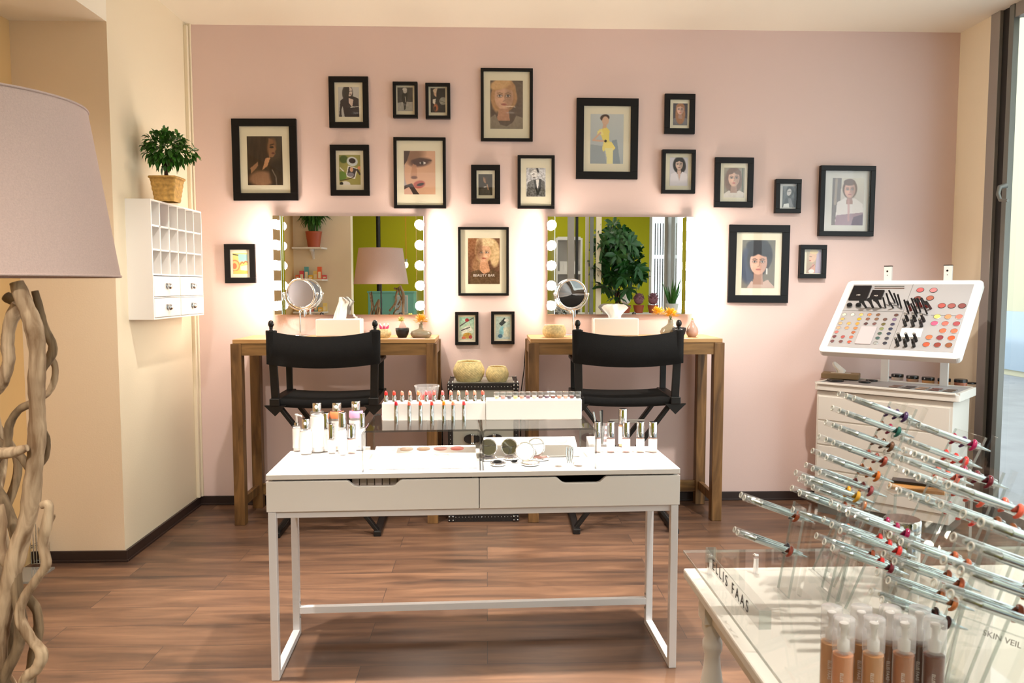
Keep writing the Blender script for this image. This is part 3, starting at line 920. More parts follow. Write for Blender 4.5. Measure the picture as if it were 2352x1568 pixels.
pic((1051, 521, 1170, 679), 6, (1075, 547, 1148, 652),
    [('bg', (150, 96, 62), (74, 44, 34)), ('g', [(0.7, 0), (1, 0), (1, 1.5), (0.7, 1.5)], (96, 62, 44), 0.7), ('e', 0.6, 0.3, 0.36, 0.34, (226, 196, 150), 12, 0.15), ('e', 0.84, 0.5, 0.16, 0.4, (214, 182, 136), 0, 0.3), ('e', 0.3, 0.8, 0.16, 0.28, (150, 108, 76), 20, 0.5)]
    + head(0.5, 0.46, 0.62, (222, 172, 138), (200, 164, 118), 0, rot=6, lips=(186, 92, 76), fringe=False, side=-1) + [('e', 0.54, 0.12, 0.28, 0.13, (232, 204, 160), 8, 0.2), ('e', 0.34, 0.3, 0.1, 0.3, (120, 78, 54), 10, 0.6, 0.7),
     ('g', [(0.38, 0.75), (0.62, 0.72), (0.7, 1.05), (0.5, 1.12), (0.36, 1.0)], (206, 152, 116)), ('g', [(0.05, 1.5), (0.1, 1.05), (0.34, 0.98), (0.5, 1.2), (0.75, 0.98), (0.95, 1.08), (1, 1.5)], (92, 66, 44)), ('nz', 22, 34, 44, 4)],
    'slim black frame with a brown poster lettered BEAUTY BAR between the lit mirrors', tilt=0, words='BEAUTY BAR')
pic((514, 560, 587, 650), 13, (535, 581, 569, 629),
    [('bg', (226, 212, 130), (228, 180, 96)), ('g', [(0.35, 0.05), (1, 0.1), (1, 0.55), (0.4, 0.6)], (150, 196, 196)), ('l', [(0, 0.08), (0.35, 0.14)], 0.06, (50, 44, 40)), ('e', 0.12, 0.85, 0.34, 0.4, (200, 130, 80), 0, 0.06), ('e', 0.12, 0.85, 0.27, 0.32, (232, 190, 120), 0, 0.06), ('e', 0.1, 0.88, 0.16, 0.2, (190, 110, 70), 0, 0.1),
     ('l', [(0.5, 0.75), (0.62, 0.6), (0.72, 0.7), (0.85, 0.55), (0.98, 0.62)], 0.08, (190, 110, 70)), ('g', [(0.5, 0.9), (1, 0.8), (1, 1.2), (0.5, 1.15)], (222, 216, 190)), ('l', [(0.1, 1.25), (1, 1.3)], 0.08, (240, 190, 90))],
    'small thick black frame with a yellow comic-like drawing, left of the left lit mirror', tilt=-1)
pic((1044, 716, 1100, 792), 7, (1055, 728, 1089, 780),
    [('bg', (160, 206, 180), (206, 206, 180)), ('l', [(0.05, 0.6), (0.5, 0.3), (0.95, 0.05)], 0.07, (90, 70, 80)), ('e', 0.52, 0.2, 0.13, 0.12, (170, 44, 56)), ('g', [(0.1, 0.85), (0.7, 0.5), (0.9, 0.9), (0.2, 1.15)], (222, 224, 208)), ('l', [(0.15, 0.9), (0.35, 0.82)], 0.08, (60, 56, 60)),
     ('l', [(0.4, 0.8), (0.7, 0.7)], 0.07, (70, 66, 70)), ('e', 0.55, 1.25, 0.3, 0.2, (190, 150, 60)), ('e', 0.75, 1.35, 0.12, 0.12, (170, 50, 50)), ('e', 0.3, 1.4, 0.14, 0.1, (210, 110, 80)), ('nz', 22, 16, 22, 2)],
    'small black frame with a mint-green still life, left one of the pair above the trunk', tilt=0.2)
pic((1127, 715, 1183, 790), 7, (1139, 727, 1172, 779),
    [('bg', (186, 206, 196), (190, 206, 200)), ('g', [(0.2, 0.5), (0.6, 0.05), (0.8, 0.3), (0.4, 0.65)], (50, 60, 66)), ('e', 0.75, 0.25, 0.18, 0.1, (220, 222, 216)), ('e', 0.4, 1.0, 0.16, 0.34, (130, 190, 200), 8, 0.3), ('e', 0.3, 1.35, 0.16, 0.14, (60, 110, 140)), ('g', [(0.5, 0.8), (0.95, 0.7), (0.95, 1.4), (0.6, 1.4)], (206, 210, 190)), ('nz', 18, 14, 20, 12)],
    'small black frame with a grey-blue still life, right one of the pair above the trunk', tilt=0.2)

for (box, bpx, pbox, prims, label), k in PICS:
    Yf = BACK - 0.012
    d = k.get('d', 0.022)
    Yq = BACK - d
    a, b = P(box[0], box[1], Y=Yq), P(box[2], box[3], Y=Yq)
    mx, my = (box[0] + box[2]) / 2, (box[1] + box[3]) / 2
    L_, R_, T_, B_ = P(box[0], my, Y=Yq).x, P(box[2], my, Y=Yq).x, P(mx, box[1], Y=Yq).z, P(mx, box[3], Y=Yq).z
    ppm = (box[2] - box[0]) / (R_ - L_)
    W_, H_ = R_ - L_, T_ - B_
    # the boxes are bounding boxes of slightly leaning shapes
    W_ -= 0.006
    t = thing('picture_frame', label, 'picture frame', ((L_ + R_) / 2, BACK, (T_ + B_) / 2), rot=(0, 0, 0), group='black framed pictures on the pink wall')
    bw = bpx / ppm
    f = MB()
    f.box(-W_ / 2, -d, H_ / 2 - bw, W_ / 2, -0.001, H_ / 2).box(-W_ / 2, -d, -H_ / 2, W_ / 2, -0.001, -H_ / 2 + bw)
    f.box(-W_ / 2, -d, -H_ / 2 + bw, -W_ / 2 + bw, -0.001, H_ / 2 - bw).box(W_ / 2 - bw, -d, -H_ / 2 + bw, W_ / 2, -0.001, H_ / 2 - bw)
    f.build('frame', 'blackframe', t, bevel=0.0015)
    MB().box(-W_ / 2 + bw * 0.8, -0.009, -H_ / 2 + bw * 0.8, W_ / 2 - bw * 0.8, -0.002, H_ / 2 - bw * 0.8).build('mat_board', k.get('mat', 'matboard'), t)
    pw, ph = (pbox[2] - pbox[0]) / ppm, (pbox[3] - pbox[1]) / ppm
    pc = P((pbox[0] + pbox[2]) / 2, (pbox[1] + pbox[3]) / 2, Y=BACK - 0.01)
    pr = print_obj(pw, ph, prims, t, 0)
    pr.location = (pc.x - t.location.x, -0.0098, pc.z - t.location.z)
    if 'words' in k:
        vs, fs = text_mesh(k['words'], 0.0245, 0.0003)
        MB().add(vs, fs, 0, False, Matrix.Translation((0, -0.0012, -ph / 2 + 0.055))).build('lettering', 'inkwhite', pr)
    MB().box(-W_ / 2 + bw * 0.9, -d + 0.006, -H_ / 2 + bw * 0.9, W_ / 2 - bw * 0.9, -d + 0.0075, H_ / 2 - bw * 0.9).build('glass_pane', 'pane', t)
    t.rotation_euler = (0, R(k.get('tilt', 0)) * 0.35, 0)


# ================================================================ LIT MIRRORS
def wall_mirror(x0, x1, label):
    z0, z1 = P(1116, 722, Y=BACK - 0.04).z, P(1116, 497, Y=BACK - 0.04).z
    xa, xb = P(x0, 600, Y=BACK - 0.05).x, P(x1, 600, Y=BACK - 0.05).x
    cx = (xa + xb) / 2
    hw = (xb - xa) / 2
    h = z1 - z0
    t = thing('wall_mirror', label, 'mirror', (cx, BACK, z0), group='mirrors with round bulbs down both sides')
    MB().box(-hw + 0.01, -0.04, 0, hw - 0.01, -0.034, h).build('mirror_glass', 'mirror', t)
    MB().box(-hw + 0.03, -0.034, 0.02, hw - 0.03, -0.0, h - 0.02).build('backing', 'whitematte', t)
    for s in (-1, 1):
        xx = s * (hw - 0.025)
        lb = MB().box(xx - 0.025, -0.085, 0, xx + 0.025, -0.041, h).build('light_bar', 'chrome', t, bevel=0.003)
        for i in range(5):
            z = h * (0.093 + i * 0.2035)
            b = MB().sphere((xx, -0.123, z), 0.03, 18).cyl((xx, -0.108, z), (xx, -0.085, z), 0.016, n=14, mi=1).build('bulb', ['bulb', 'white'], lb)
    return t


wall_mirror(631, 975, 'left wall mirror edged with round bulbs, reflecting the lamp and shelves')
wall_mirror(1256, 1589, 'right wall mirror edged with round bulbs, reflecting the big green plant')


# ================================================================ BAR TABLES
def bar_table(x0, x1, y0, label):
    H, Dp, lg = 1.115, 0.43, 0.063
    t = thing('bar_table', label, 'table', ((x0 + x1) / 2, y0, 0), group='tall wooden tables under the mirrors')
    hw = (x1 - x0) / 2
    MB().box(-hw + 0.012, 0.004, H - 0.024, hw - 0.012, Dp - 0.004, H).build('table_top', 'tabletop', t, bevel=0.002)
    for sx in (-1, 1):
        for yy in (0, Dp - lg):
            a = sx * hw
            b = a - sx * lg
            MB().box(min(a, b), yy, 0, max(a, b), yy + lg, H - 0.025).build('leg', 'tablewood', t, bevel=0.003)
        MB().box(sx * (hw - 0.018) - 0.012, lg, H - 0.095, sx * (hw - 0.018) + 0.012, Dp - lg, H - 0.025).build('apron', 'tablewood', t)
        MB().box(sx * (hw - 0.032) - 0.014, lg, 0.10, sx * (hw - 0.032) + 0.014, Dp - lg, 0.155).build('stretcher', 'tablewood', t, bevel=0.002)
    for yy in (0.008, Dp - 0.034):
        MB().box(-hw + lg, yy, H - 0.095, hw - lg, yy + 0.024, H - 0.025).build('apron', 'tablewoodx', t)
    MB().box(-hw + lg, Dp - 0.05, 0.085, hw - lg, Dp - 0.022, 0.155).build('stretcher', 'tablewoodx', t, bevel=0.002)
    return t


YB = 4.65
bar_table(P(541, 1205, Z=0).x, P(1004, 900, Y=YB).x, YB, 'tall wooden table under the left mirror, behind the left black chair')
bar_table(P(1214, 900, Y=YB).x, P(1661, 1200, Z=0).x, YB, 'tall wooden table under the right mirror, behind the right black chair')
ZT = 1.115


# ================================================================ DIRECTOR CHAIRS
def director_chair(loc, label):
    t = thing('director_chair', label, 'chair', loc, group="tall black folding chairs")
    hw, dp, zs, zt, za = 0.275, 0.40, 0.80, 1.185, 1.005
    # parts: camera side is the rear (y = 0), the front faces the mirror
    for s in (-1, 1):
        lean = 0.012
        p = MB().beam((s * hw, 0.012, zs - 0.02), (s * (hw + lean), -0.01, zt), 0.044, 0.022, up=(0, 1, 0))
        p.build('back_post', 'black', t, bevel=0.003)
        f = MB().sphere((s * (hw + lean), -0.01, zt + 0.034), 0.017, 14, sc=(1, 1, 1.25)).lathe([(0.011, 0), (0.008, 0.006), (0.012, 0.012), (0.008, 0.02)], 14, T=Matrix.Translation((s * (hw + lean), -0.01, zt)))
        f.build('finial', 'black', t)
        MB().beam((s * hw, dp - 0.03, zs), (s * (hw + 0.002), dp - 0.03, za - 0.02), 0.036, 0.022, up=(0, 1, 0)).build('front_post', 'black', t, bevel=0.003)
        MB().box(s * (hw + 0.004) - 0.026, 0.02, za - 0.022, s * (hw + 0.004) + 0.026, dp + 0.02, za + 0.002).build('armrest', 'black', t, bevel=0.008, seg=3)
        MB().box(s * hw - 0.028, -0.02, zs - 0.042, s * hw + 0.028, dp + 0.02, zs).build('seat_rail', 'black', t, bevel=0.004)
        MB().prism([(-0.06, -0.01), (0.06, -0.01), (0.0, -0.07)], -0.012, 0.012, T=Matrix.Translation((s * (hw - 0.0), 0.0, zs - 0.03)) @ Matrix.Rotation(PI / 2, 4, 'X')).build('hinge_block', 'black', t)
        for y in (0.03, dp - 0.03):
            MB().beam((s * (hw - 0.02), y + 0.012 * s, zs - 0.05), (-s * (hw + 0.015), y + 0.012 * s, 0.02), 0.022, 0.046, up=(0, 1, 0)).build('leg', 'black', t, bevel=0.004)
        MB().box(s * (hw + 0.01) - 0.022, -0.01, 0.0, s * (hw + 0.01) + 0.022, dp + 0.02, 0.032).build('foot_rail', 'black', t, bevel=0.006)
    # canvas back, sagging in the middle and bowed towards the sitter's back
    n = 24
    vs, fs = [], []
    for i in range(n + 1):
        u = i / n * 2 - 1
        sag = (1 - u * u)
        x = u * (hw + 0.038)
        for k, (yo, z) in enumerate([(0, zt + 0.0 - 0.036 * sag), (0, zt - 0.19 - 0.022 * sag)]):
            vs.append((x, -0.024 - 0.035 * sag, z))
        for k, (yo, z) in enumerate([(0, zt + 0.0 - 0.036 * sag), (0, zt - 0.19 - 0.022 * sag)]):
            vs.append((x, -0.018 - 0.035 * sag, z))
    for i in range(n):
        a = i * 4
        b = a + 4
        fs += [(a, a + 1, b + 1, b), (a + 2, b + 2, b + 3, a + 3), (a, b, b + 2, a + 2), (a + 1, a + 3, b + 3, b + 1)]
    fs += [(0, 2, 3, 1), (n * 4, n * 4 + 1, n * 4 + 3, n * 4 + 2)]
    bk = MB().add(vs, fs, 0, True)
    for s in (-1, 1):
        bk.tube([(s * (hw + 0.012), -0.008, zt - 0.005), (s * (hw + 0.008), 0.004, zt - 0.19)], 0.031, 14, flat=1.0)
    bk.build('back_canvas', 'canvas', t)
    vs, fs = [], []
    for i in range(n + 1):
        u = i / n * 2 - 1
        sag = (1 - u * u)
        for y in (0.0, dp):
            for dz in (0, -0.045 if y == 0 else -0.012):
                vs.append((u * hw, y, zs - 0.002 - 0.012 * sag + dz))
    for i in range(n):
        a = i * 4
        b = a + 4
        fs += [(a, a + 2, b + 2, b), (a + 1, b + 1, b + 3, a + 3), (a, b, b + 1, a + 1), (a + 2, a + 3, b + 3, b + 2)]
    MB().add(vs, fs, 0, True).build('seat_canvas', 'canvas', t)
    # folding footrest with its pale metal brace
    MB().box(-hw + 0.02, -0.03, 0.30, hw - 0.02, 0.005, 0.325).build('footrest', 'black', t, bevel=0.003)
    MB().box(-0.1, -0.005, 0.648, 0.1, 0.0, 0.67).build('metal_brace', 'alu', t, bevel=0.002)
    return t


ch = director_chair((0, 0, 0), 'black canvas folding chair in front of the left mirror')
pl, pr_ = P(636, 905, Y=4.42), P(855, 905, Y=4.42)
ch.location = ((pl.x + pr_.x) / 2 + 0.0, 4.42, 0)
ch.rotation_euler = (0, 0, R(1.5))
pl, pr_ = P(1335, 905, Y=4.42), P(1546, 905, Y=4.42)
dup(ch, ((pl.x + pr_.x) / 2, 4.42, 0), 'black canvas folding chair in front of the right mirror', rz=R(-1.5))


# ================================================================ TRUNK AND BASKETS
def trunk():
    a, b = P(1030, 1200, Y=4.68), P(1191, 1200, Y=4.68)
    wdt = b.x - a.x
    Hh = P(1110, 880, Y=4.68).z
    t = thing('storage_trunk', 'tall grey trunk with black studded leather edges between the two wooden tables', 'trunk', ((a.x + b.x) / 2, 4.68, 0))
    hw, dp = wdt / 2, 0.34
    MB().box(-hw + 0.006, 0.006, 0.02, hw - 0.006, dp, Hh - 0.004).build('body', 'trunkgrey', t)
    e = MB()
    for x in (-hw, hw - 0.03):
        e.box(x, 0, 0, x + 0.03, 0.03, Hh)
        e.box(x, dp - 0.03, 0, x + 0.03, dp, Hh)
        e.box(x, 0, Hh - 0.03, x + 0.03, dp, Hh)
        e.box(x, 0, 0, x + 0.03, dp, 0.03)
    e.box(-hw, 0, Hh - 0.042, hw, 0.028, Hh).box(-hw, 0, 0, hw, 0.028, 0.05).box(-hw, dp - 0.028, Hh - 0.03, hw, dp, Hh)
    e.build('leather_edging', 'leather', t, bevel=0.002)
    MB().box(-hw + 0.03, 0.03, Hh - 0.004, hw - 0.03, dp - 0.03, Hh + 0.001).build('top_panel', 'trunkgrey', t)
    for x in (-hw - 0.003, hw - 0.037):
        for z in (-0.001, Hh - 0.042):
            MB().box(x, -0.004, z, x + 0.04, 0.04, z + 0.044).build('corner_cap', 'leather', t, bevel=0.006)
    st = MB()
    for i in range(18):
        x = -hw + 0.045 + i * (2 * hw - 0.09) / 17
        for z in (Hh - 0.021, 0.03):
            st.sphere((x, -0.001, z), 0.0028, 8)
    for i in range(30):
        z = 0.07 + i * (Hh - 0.14) / 29
        for x in (-hw + 0.015, hw - 0.015):
            st.sphere((x, -0.001, z), 0.0028, 8)
    for x in (-hw + 0.005, -hw + 0.028, hw - 0.005, hw - 0.028):
        for z in (0.012, 0.034, Hh - 0.012, Hh - 0.034):
            st.sphere((x, -0.006, z), 0.0055, 10)
        for y in (0.012, 0.05, dp - 0.02):
            st.sphere((x, y, Hh + 0.003), 0.0055, 10)
    st.build('studs', 'silver', t)
    zc = P(1110, 1007, Y=4.68).z
    for s in (-1, 1):
        c = MB()
        pts = []
        for i in range(24):
            an = 2 * PI * i / 24
            pts.append((s * 0.063 + 0.055 * math.cos(an), 0.030 * math.sin(an) * (0.75 if math.cos(an) * s < 0 else 1)))
        c.prism(pts, -0.012, 0, T=Matrix.Translation((0, -0.002, zc)) @ Matrix.Rotation(PI / 2, 4, 'X') @ Matrix.Scale(-1, 4, (0, 0, 1)))
        cl = c.build('latch_plate', 'leather', t)
        MB().box(s * 0.065 - 0.008, -0.02, zc - 0.03, s * 0.065 + 0.008, -0.012, zc + 0.03).sphere((s * 0.065 - 0.005, -0.022, zc + 0.026), 0.006, 8).sphere((s * 0.065 + 0.005, -0.022, zc + 0.026), 0.006, 8).sphere((s * 0.065 - 0.005, -0.022, zc - 0.026), 0.006, 8).sphere((s * 0.065 + 0.005, -0.022, zc - 0.026), 0.006, 8).build('buckle', 'silver', cl)
    MB().box(-0.035, -0.012, 0.5, 0.035, 0.004, 0.52).build('handle', 'leather', t)
    return Hh


HT = trunk()


def weave(t_, z, r, n=34, k=700, a=0.035):
    return r * (1 + a * math.sin(n * t_ + k * z))


def basket(name, loc, r, h, label, mt, group=None, open_r=0.72, n=140, kk=420):
    t = thing(name, label, 'basket', loc, group=group)
    prof = []
    for i in range(23):
        u = i / 22
        rr = r * (0.74 + 0.26 * math.sin(PI * (u * 0.92 + 0.04))) if u < 0.5 else r * (open_r + (1 - open_r) * math.sin(PI * (u * 0.92 + 0.04)))
        prof.append((rr, u * h))
    outer = MB().lathe(prof, n, fn=lambda a, z, q: weave(a, z, q, 30, kk, 0.022), cap1=False)
    inner = [(q * 0.93, max(z, 0.008)) for q, z in prof[::-1]]
    outer.lathe(inner, 48, cap0=False)
    outer.build('woven_body', mt, t)
    rr = prof[-1][0]
    MB().tube([(rr * 0.965 * math.cos(i / 40 * 2 * PI), rr * 0.965 * math.sin(i / 40 * 2 * PI), h) for i in range(40)], r * 0.045, 8, closed=True).build('rim', 'rope', t)
    return t


b1 = P(1077, 879, Z=HT)
basket('woven_basket', (P(1077, 862, Y=4.80).x, 4.80, HT + 0.002), 0.095, 0.118, 'larger pale straw basket on top of the studded trunk', 'straw')
basket('woven_basket', (P(1142, 862, Y=4.77).x, 4.77, HT + 0.002), 0.070, 0.088, 'smaller pale straw basket on top of the studded trunk', 'straw')


# ================================================================ THINGS ON THE BAR TABLES
def makeup_mirror(cx, yb, dx, dz_px, face, label, turn):
    y = 5.0
    base = P(cx, 765, Y=y)
    c = P(cx + dx, dz_px, Y=y)
    t = thing('makeup_mirror', label, 'mirror', (base.x, y, ZT), group='round chrome makeup mirrors')
    MB().lathe([(0.062, 0), (0.064, 0.003), (0.05, 0.008), (0.008, 0.013)], 36).build('base', 'chrome', t)
    zc = c.z - ZT
    MB().cyl((0, 0, 0.01), (0, 0, zc - 0.108), 0.0055, n=14).build('stand', 'chrome', t)
    ox = c.x - base.x
    k = MB()
    k.tube([(ox + 0.104 * math.cos(a), 0, zc + 0.104 * math.sin(a)) for a in [PI + i * PI / 20 for i in range(21)]], 0.0045, 8)
    k.sphere((ox - 0.104, 0, zc), 0.009, 10).sphere((ox + 0.104, 0, zc), 0.009, 10)
    k.cyl((ox, 0, zc - 0.104), (0, 0, zc - 0.12), 0.007, n=12)
    k.cyl((ox + 0.02, 0, zc - 0.1), (ox + 0.02, 0, zc - 0.145), 0.006, n=10)
    k.build('yoke', 'chrome', t)
    T = Matrix.Translation((ox, 0, zc)) @ Matrix.Rotation(turn, 4, 'Z') @ Matrix.Rotation(R(8), 4, 'X') @ Matrix.Rotation(PI / 2, 4, 'X')
    d = MB().tube([T @ Vector((0.092 * math.cos(i / 40 * 2 * PI), 0.092 * math.sin(i / 40 * 2 * PI), 0)) for i in range(40)], 0.007, 8, closed=True).build('rim', 'chrome', t)
    MB().lathe([(0.09, 0.002), (0.0, 0.0045)], 40, T=T, cap0=False).lathe([(0.09, -0.002), (0.0, -0.004)], 40, T=T, cap0=False).build('mirror_disc', face, t)
    return t


makeup_mirror(690, 765, 1, 674, 'greymirror', 'round chrome makeup mirror on the left wooden table', R(-12))
makeup_mirror(1316, 765, -3, 675, 'mirror', 'round chrome makeup mirror on the right wooden table', R(9))


def tissue_shape(mb, w_, h, T, pts):
    """a pulled-up folded tissue: a curved sheet with thickness from given half outline"""
    n = len(pts)
    vs, fs = [], []
    for i, (xl, xr, z) in enumerate(pts):
        for j in range(9):
            u = j / 8
            x = xl + (xr - xl) * u
            y = 0.012 * math.sin(u * 7 + z * 30) + 0.006 * math.sin(u * 13)
            vs.append((x, y, z))
    k = 9
    for i in range(n - 1):
        for j in range(8):
            fs.append((i * k + j, i * k + j + 1, (i + 1) * k + j + 1, (i + 1) * k + j))
    mb.add(vs, fs, 0, True, T)
    vs2 = [(x, y + 0.006, z) for x, y, z in vs]
    mb.add(vs2, [f[::-1] for f in fs], 0, True, T)
    return mb


def tissue_box(x0, x1, ytop, y, dp, label, pts, m='white', zb=ZT, rz=0, h=None):
    a, b = P(x0, 750, Y=y), P(x1, 750, Y=y)
    h = h or (P((x0 + x1) / 2, ytop, Y=y).z - zb)
    t = thing('tissue_box', label, 'tissue box', ((a.x + b.x) / 2, y + dp / 2, zb), rz)
    hw = (b.x - a.x) / 2
    MB().box(-hw, -dp / 2, 0, hw, dp / 2, h).build('box', m, t, bevel=0.006, seg=3)
    MB().tube([(0.06 * math.cos(i / 24 * 2 * PI), 0.018 * math.sin(i / 24 * 2 * PI), h) for i in range(24)], 0.002, 6, closed=True).build('slot_rim', 'whitematte', t)
    tissue_shape(MB(), 0, 0, Matrix.Translation((0, 0, h - 0.004)), pts).build('tissue', 'tissue', t)
    return t


tissue_box(725, 828, 733, 4.925, 0.13, 'white tissue box with a tall pulled-up tissue on the left wooden table',
           [(-0.045, 0.035, 0), (-0.035, 0.04, 0.04), (-0.02, 0.045, 0.08), (-0.006, 0.062, 0.11), (-0.003, 0.04, 0.13), (0.0, 0.02, 0.142)])
tissue_box(1365, 1467, 731, 4.925, 0.13, 'white tissue box with a fan-shaped tissue on the right wooden table',
           [(-0.04, 0.04, 0), (-0.042, 0.042, 0.02), (-0.07, 0.07, 0.05), (-0.085, 0.088, 0.07), (-0.07, 0.07, 0.086), (-0.05, 0.055, 0.092)])


def flowers(mb, c, r, n, ln, wd, mi=0, up=0.4):
    for i in range(n):
        a = random.uniform(0, 2 * PI)
        e = random.uniform(-0.3, 1.2) + up * 0.3
        d = Vector((math.cos(a) * math.cos(e), math.sin(a) * math.cos(e), math.sin(e)))
        p = Vector(c) + d * r * random.uniform(0.1, 0.9)
        s = d.cross(Vector((0, 0, 1))).normalized() * wd
        q = p + d * ln * random.uniform(0.7, 1.2)
        m_ = (p + q) / 2
        up_ = d.cross(s).normalized() * wd * 0.5
        mb.add([p, m_ + s, q, m_ - s, m_ + up_], [(0, 1, 4), (1, 2, 4), (2, 3, 4), (3, 0, 4), (0, 3, 2, 1)], mi)


def small_basket(x, yb, r, h, y, label):
    return basket('woven_bowl', (P(x, yb, Y=y).x, y, ZT), r, h, label, 'rope', None, 0.8, 120, 600)


small_basket(878, 765, 0.054, 0.052, 4.82, 'small low rope basket on the left wooden table')
fl = MB()
bx = P(882, 745, Y=4.82)
for i in range(9):
    a = i * 0.8
    p = Vector((0.012 * math.cos(a) * (1 + i % 2), 0.01 * math.sin(a), 0))
    q = p + Vector((0.012 * math.cos(a), 0.01 * math.sin(a), 0.03 + 0.004 * (i % 3)))
    fl.tube([p, (p + q) / 2, q], [0.005, 0.0075, 0.003], 8, 0)
    fl.tube([(p + q) / 2 + Vector((0, 0, 0.006)), q + Vector((0, 0, 0.004))], [0.006, 0.004], 8, 1)
tag(fl.build('artificial_flower', ['petal_p', 'petal_w'], loc=(bx.x, 4.82, ZT + 0.045)), 'pink and white petalled flower resting in the small rope basket', 'flower')


def black_bowl(x, r, h, y, label):
    t = thing('ceramic_bowl', label, 'bowl', (P(x, 750, Y=y).x, y, ZT), group='small black bowls')
    MB().lathe([(r * 0.6, 0), (r * 0.86, h * 0.35), (r * 0.98, h * 0.7), (r, h), (r * 0.94, h), (r * 0.9, h * 0.7), (r * 0.5, h * 0.15), (0, h * 0.14)], 36, cap1=False).build('bowl', 'bowl', t)
    return t


black_bowl(924, 0.042, 0.060, 4.8, 'black bowl on the left wooden table holding a pink sponge')
sb = MB().lathe([(0.022, 0), (0.024, 0.012), (0.016, 0.035), (0.006, 0.05), (0, 0.053)], 20)
tag(sb.build('makeup_sponge', 'egg', loc=(P(924, 750, Y=4.8).x + 0.003, 4.8, ZT + 0.053)), 'pink teardrop sponge standing in the left black bowl', 'sponge')
ff = MB()
flowers(ff, (0, 0, 0), 0.014, 60, 0.016, 0.004)
ff.sphere((0, 0, 0), 0.012, 10, sc=(1.3, 1, 0.7))
tag(ff.build('blossom', 'greenpale', loc=(P(921, 722, Y=4.8).x, 4.8, ZT + 0.108)), 'pale yellow-green blossom above the pink sponge in the left black bowl', 'flower')
black_bowl(1560, 0.042, 0.060, 4.8, 'black bowl on the right wooden table, half hidden by the black chair')


def flower_vase(x, y, prof, m, fc, n, fr_, ln, zf, label):
    t = thing('flower_vase', label, 'vase', (P(x, 750, Y=y).x, y, ZT))
    MB().lathe(prof, 40, cap1=False).build('vase', m, t)
    b = MB()
    flowers(b, (0, 0, zf), fr_, n, ln, 0.0045, 0)
    b.build('flowers', fc, t)
    s = MB()
    for i in range(5):
        s.tube([(0, 0, prof[-1][1] - 0.02), (0.008 * math.cos(i * 1.3), 0.008 * math.sin(i * 1.3), zf)], 0.0015, 6)
    s.build('stems', 'leaf', t)
    return t


flower_vase(967, 4.8, [(0.05, 0), (0.062, 0.012), (0.065, 0.026), (0.058, 0.04), (0.03, 0.05), (0.015, 0.056), (0.0125, 0.07), (0.014, 0.082), (0.011, 0.082)], 'greyceramic', 'petal_y', 170, 0.03, 0.026, 0.1,
            'squat grey vase with spiky yellow flowers on the left wooden table')
flower_vase(1540, 4.9, [(0.05, 0), (0.062, 0.014), (0.065, 0.03), (0.055, 0.05), (0.03, 0.066), (0.018, 0.078), (0.0155, 0.09), (0.017, 0.105), (0.013, 0.105)], 'greyceramic', 'petal_y', 190, 0.036, 0.03, 0.13,
            'grey-green vase with spiky yellow flowers on the right wooden table')
pv = thing('bud_vase', 'pink pear-shaped bud vase at the right end of the right wooden table', 'vase', (P(1590, 750, Y=4.82).x, 4.82, ZT))
MB().lathe([(0.022, 0), (0.034, 0.014), (0.038, 0.032), (0.033, 0.055), (0.018, 0.078), (0.009, 0.094), (0.0085, 0.102), (0.006, 0.102)], 36, cap1=False).build('vase', 'pinkceramic', pv)
g = MB()
flowers(g, (0, 0, 0.106), 0.006, 30, 0.008, 0.003)
g.build('bud', 'greenpale', pv)
small_basket(1273, 765, 0.073, 0.072, 4.82, 'low pale rope basket at the left end of the right wooden table')
a, b = P(905, 768, Z=ZT), P(990, 769, Z=ZT)
tag(MB().box(-0.11, -0.03, 0, 0.11, 0.03, 0.002).build('leaflet', cmat((236, 190, 180)), loc=((a.x + b.x) / 2, 4.70, ZT + 0.0004)), 'flat pink leaflet lying under the vase on the left wooden table', 'leaflet')
# white orchid twig behind the left tissue box
orc = MB()
orc.tube([(0, 0, 0), (0.01, 0, 0.05), (0.035, 0, 0.1)], 0.0022, 6, 0)
orc.tube([(0.004, 0, 0.0), (0.03, 0, 0.04), (0.06, 0, 0.075)], 0.002, 6, 0)
for c in ((0.035, 0, 0.105), (0.022, 0, 0.118), (0.052, 0, 0.098), (0.062, 0, 0.08)):
    flowers(orc, c, 0.004, 12, 0.014, 0.008, 1)
tag(orc.build('orchid_twig', ['bark', 'petal_w'], loc=(P(806, 735, Y=5.066).x, 5.066, ZT)), 'dark twig with small white orchid blossoms right behind the left tissue box', 'flower')
# power cables down beside the trunk
for k, (x0, x1) in enumerate(((1002, 1016), (1207, 1196))):
    pts = [P(x0, 800, Y=5.105), P((x0 + x1) / 2 + 2, 850, Y=5.105), P(x1, 905, Y=5.1), P(x1, 1100, Y=5.1)]
    tag(MB().tube(pts, 0.0035, 8).build('power_cable', 'blackplastic'), 'thin black cable hanging down behind the ' + ('left' if k == 0 else 'right') + ' edge of the trunk', 'cable')


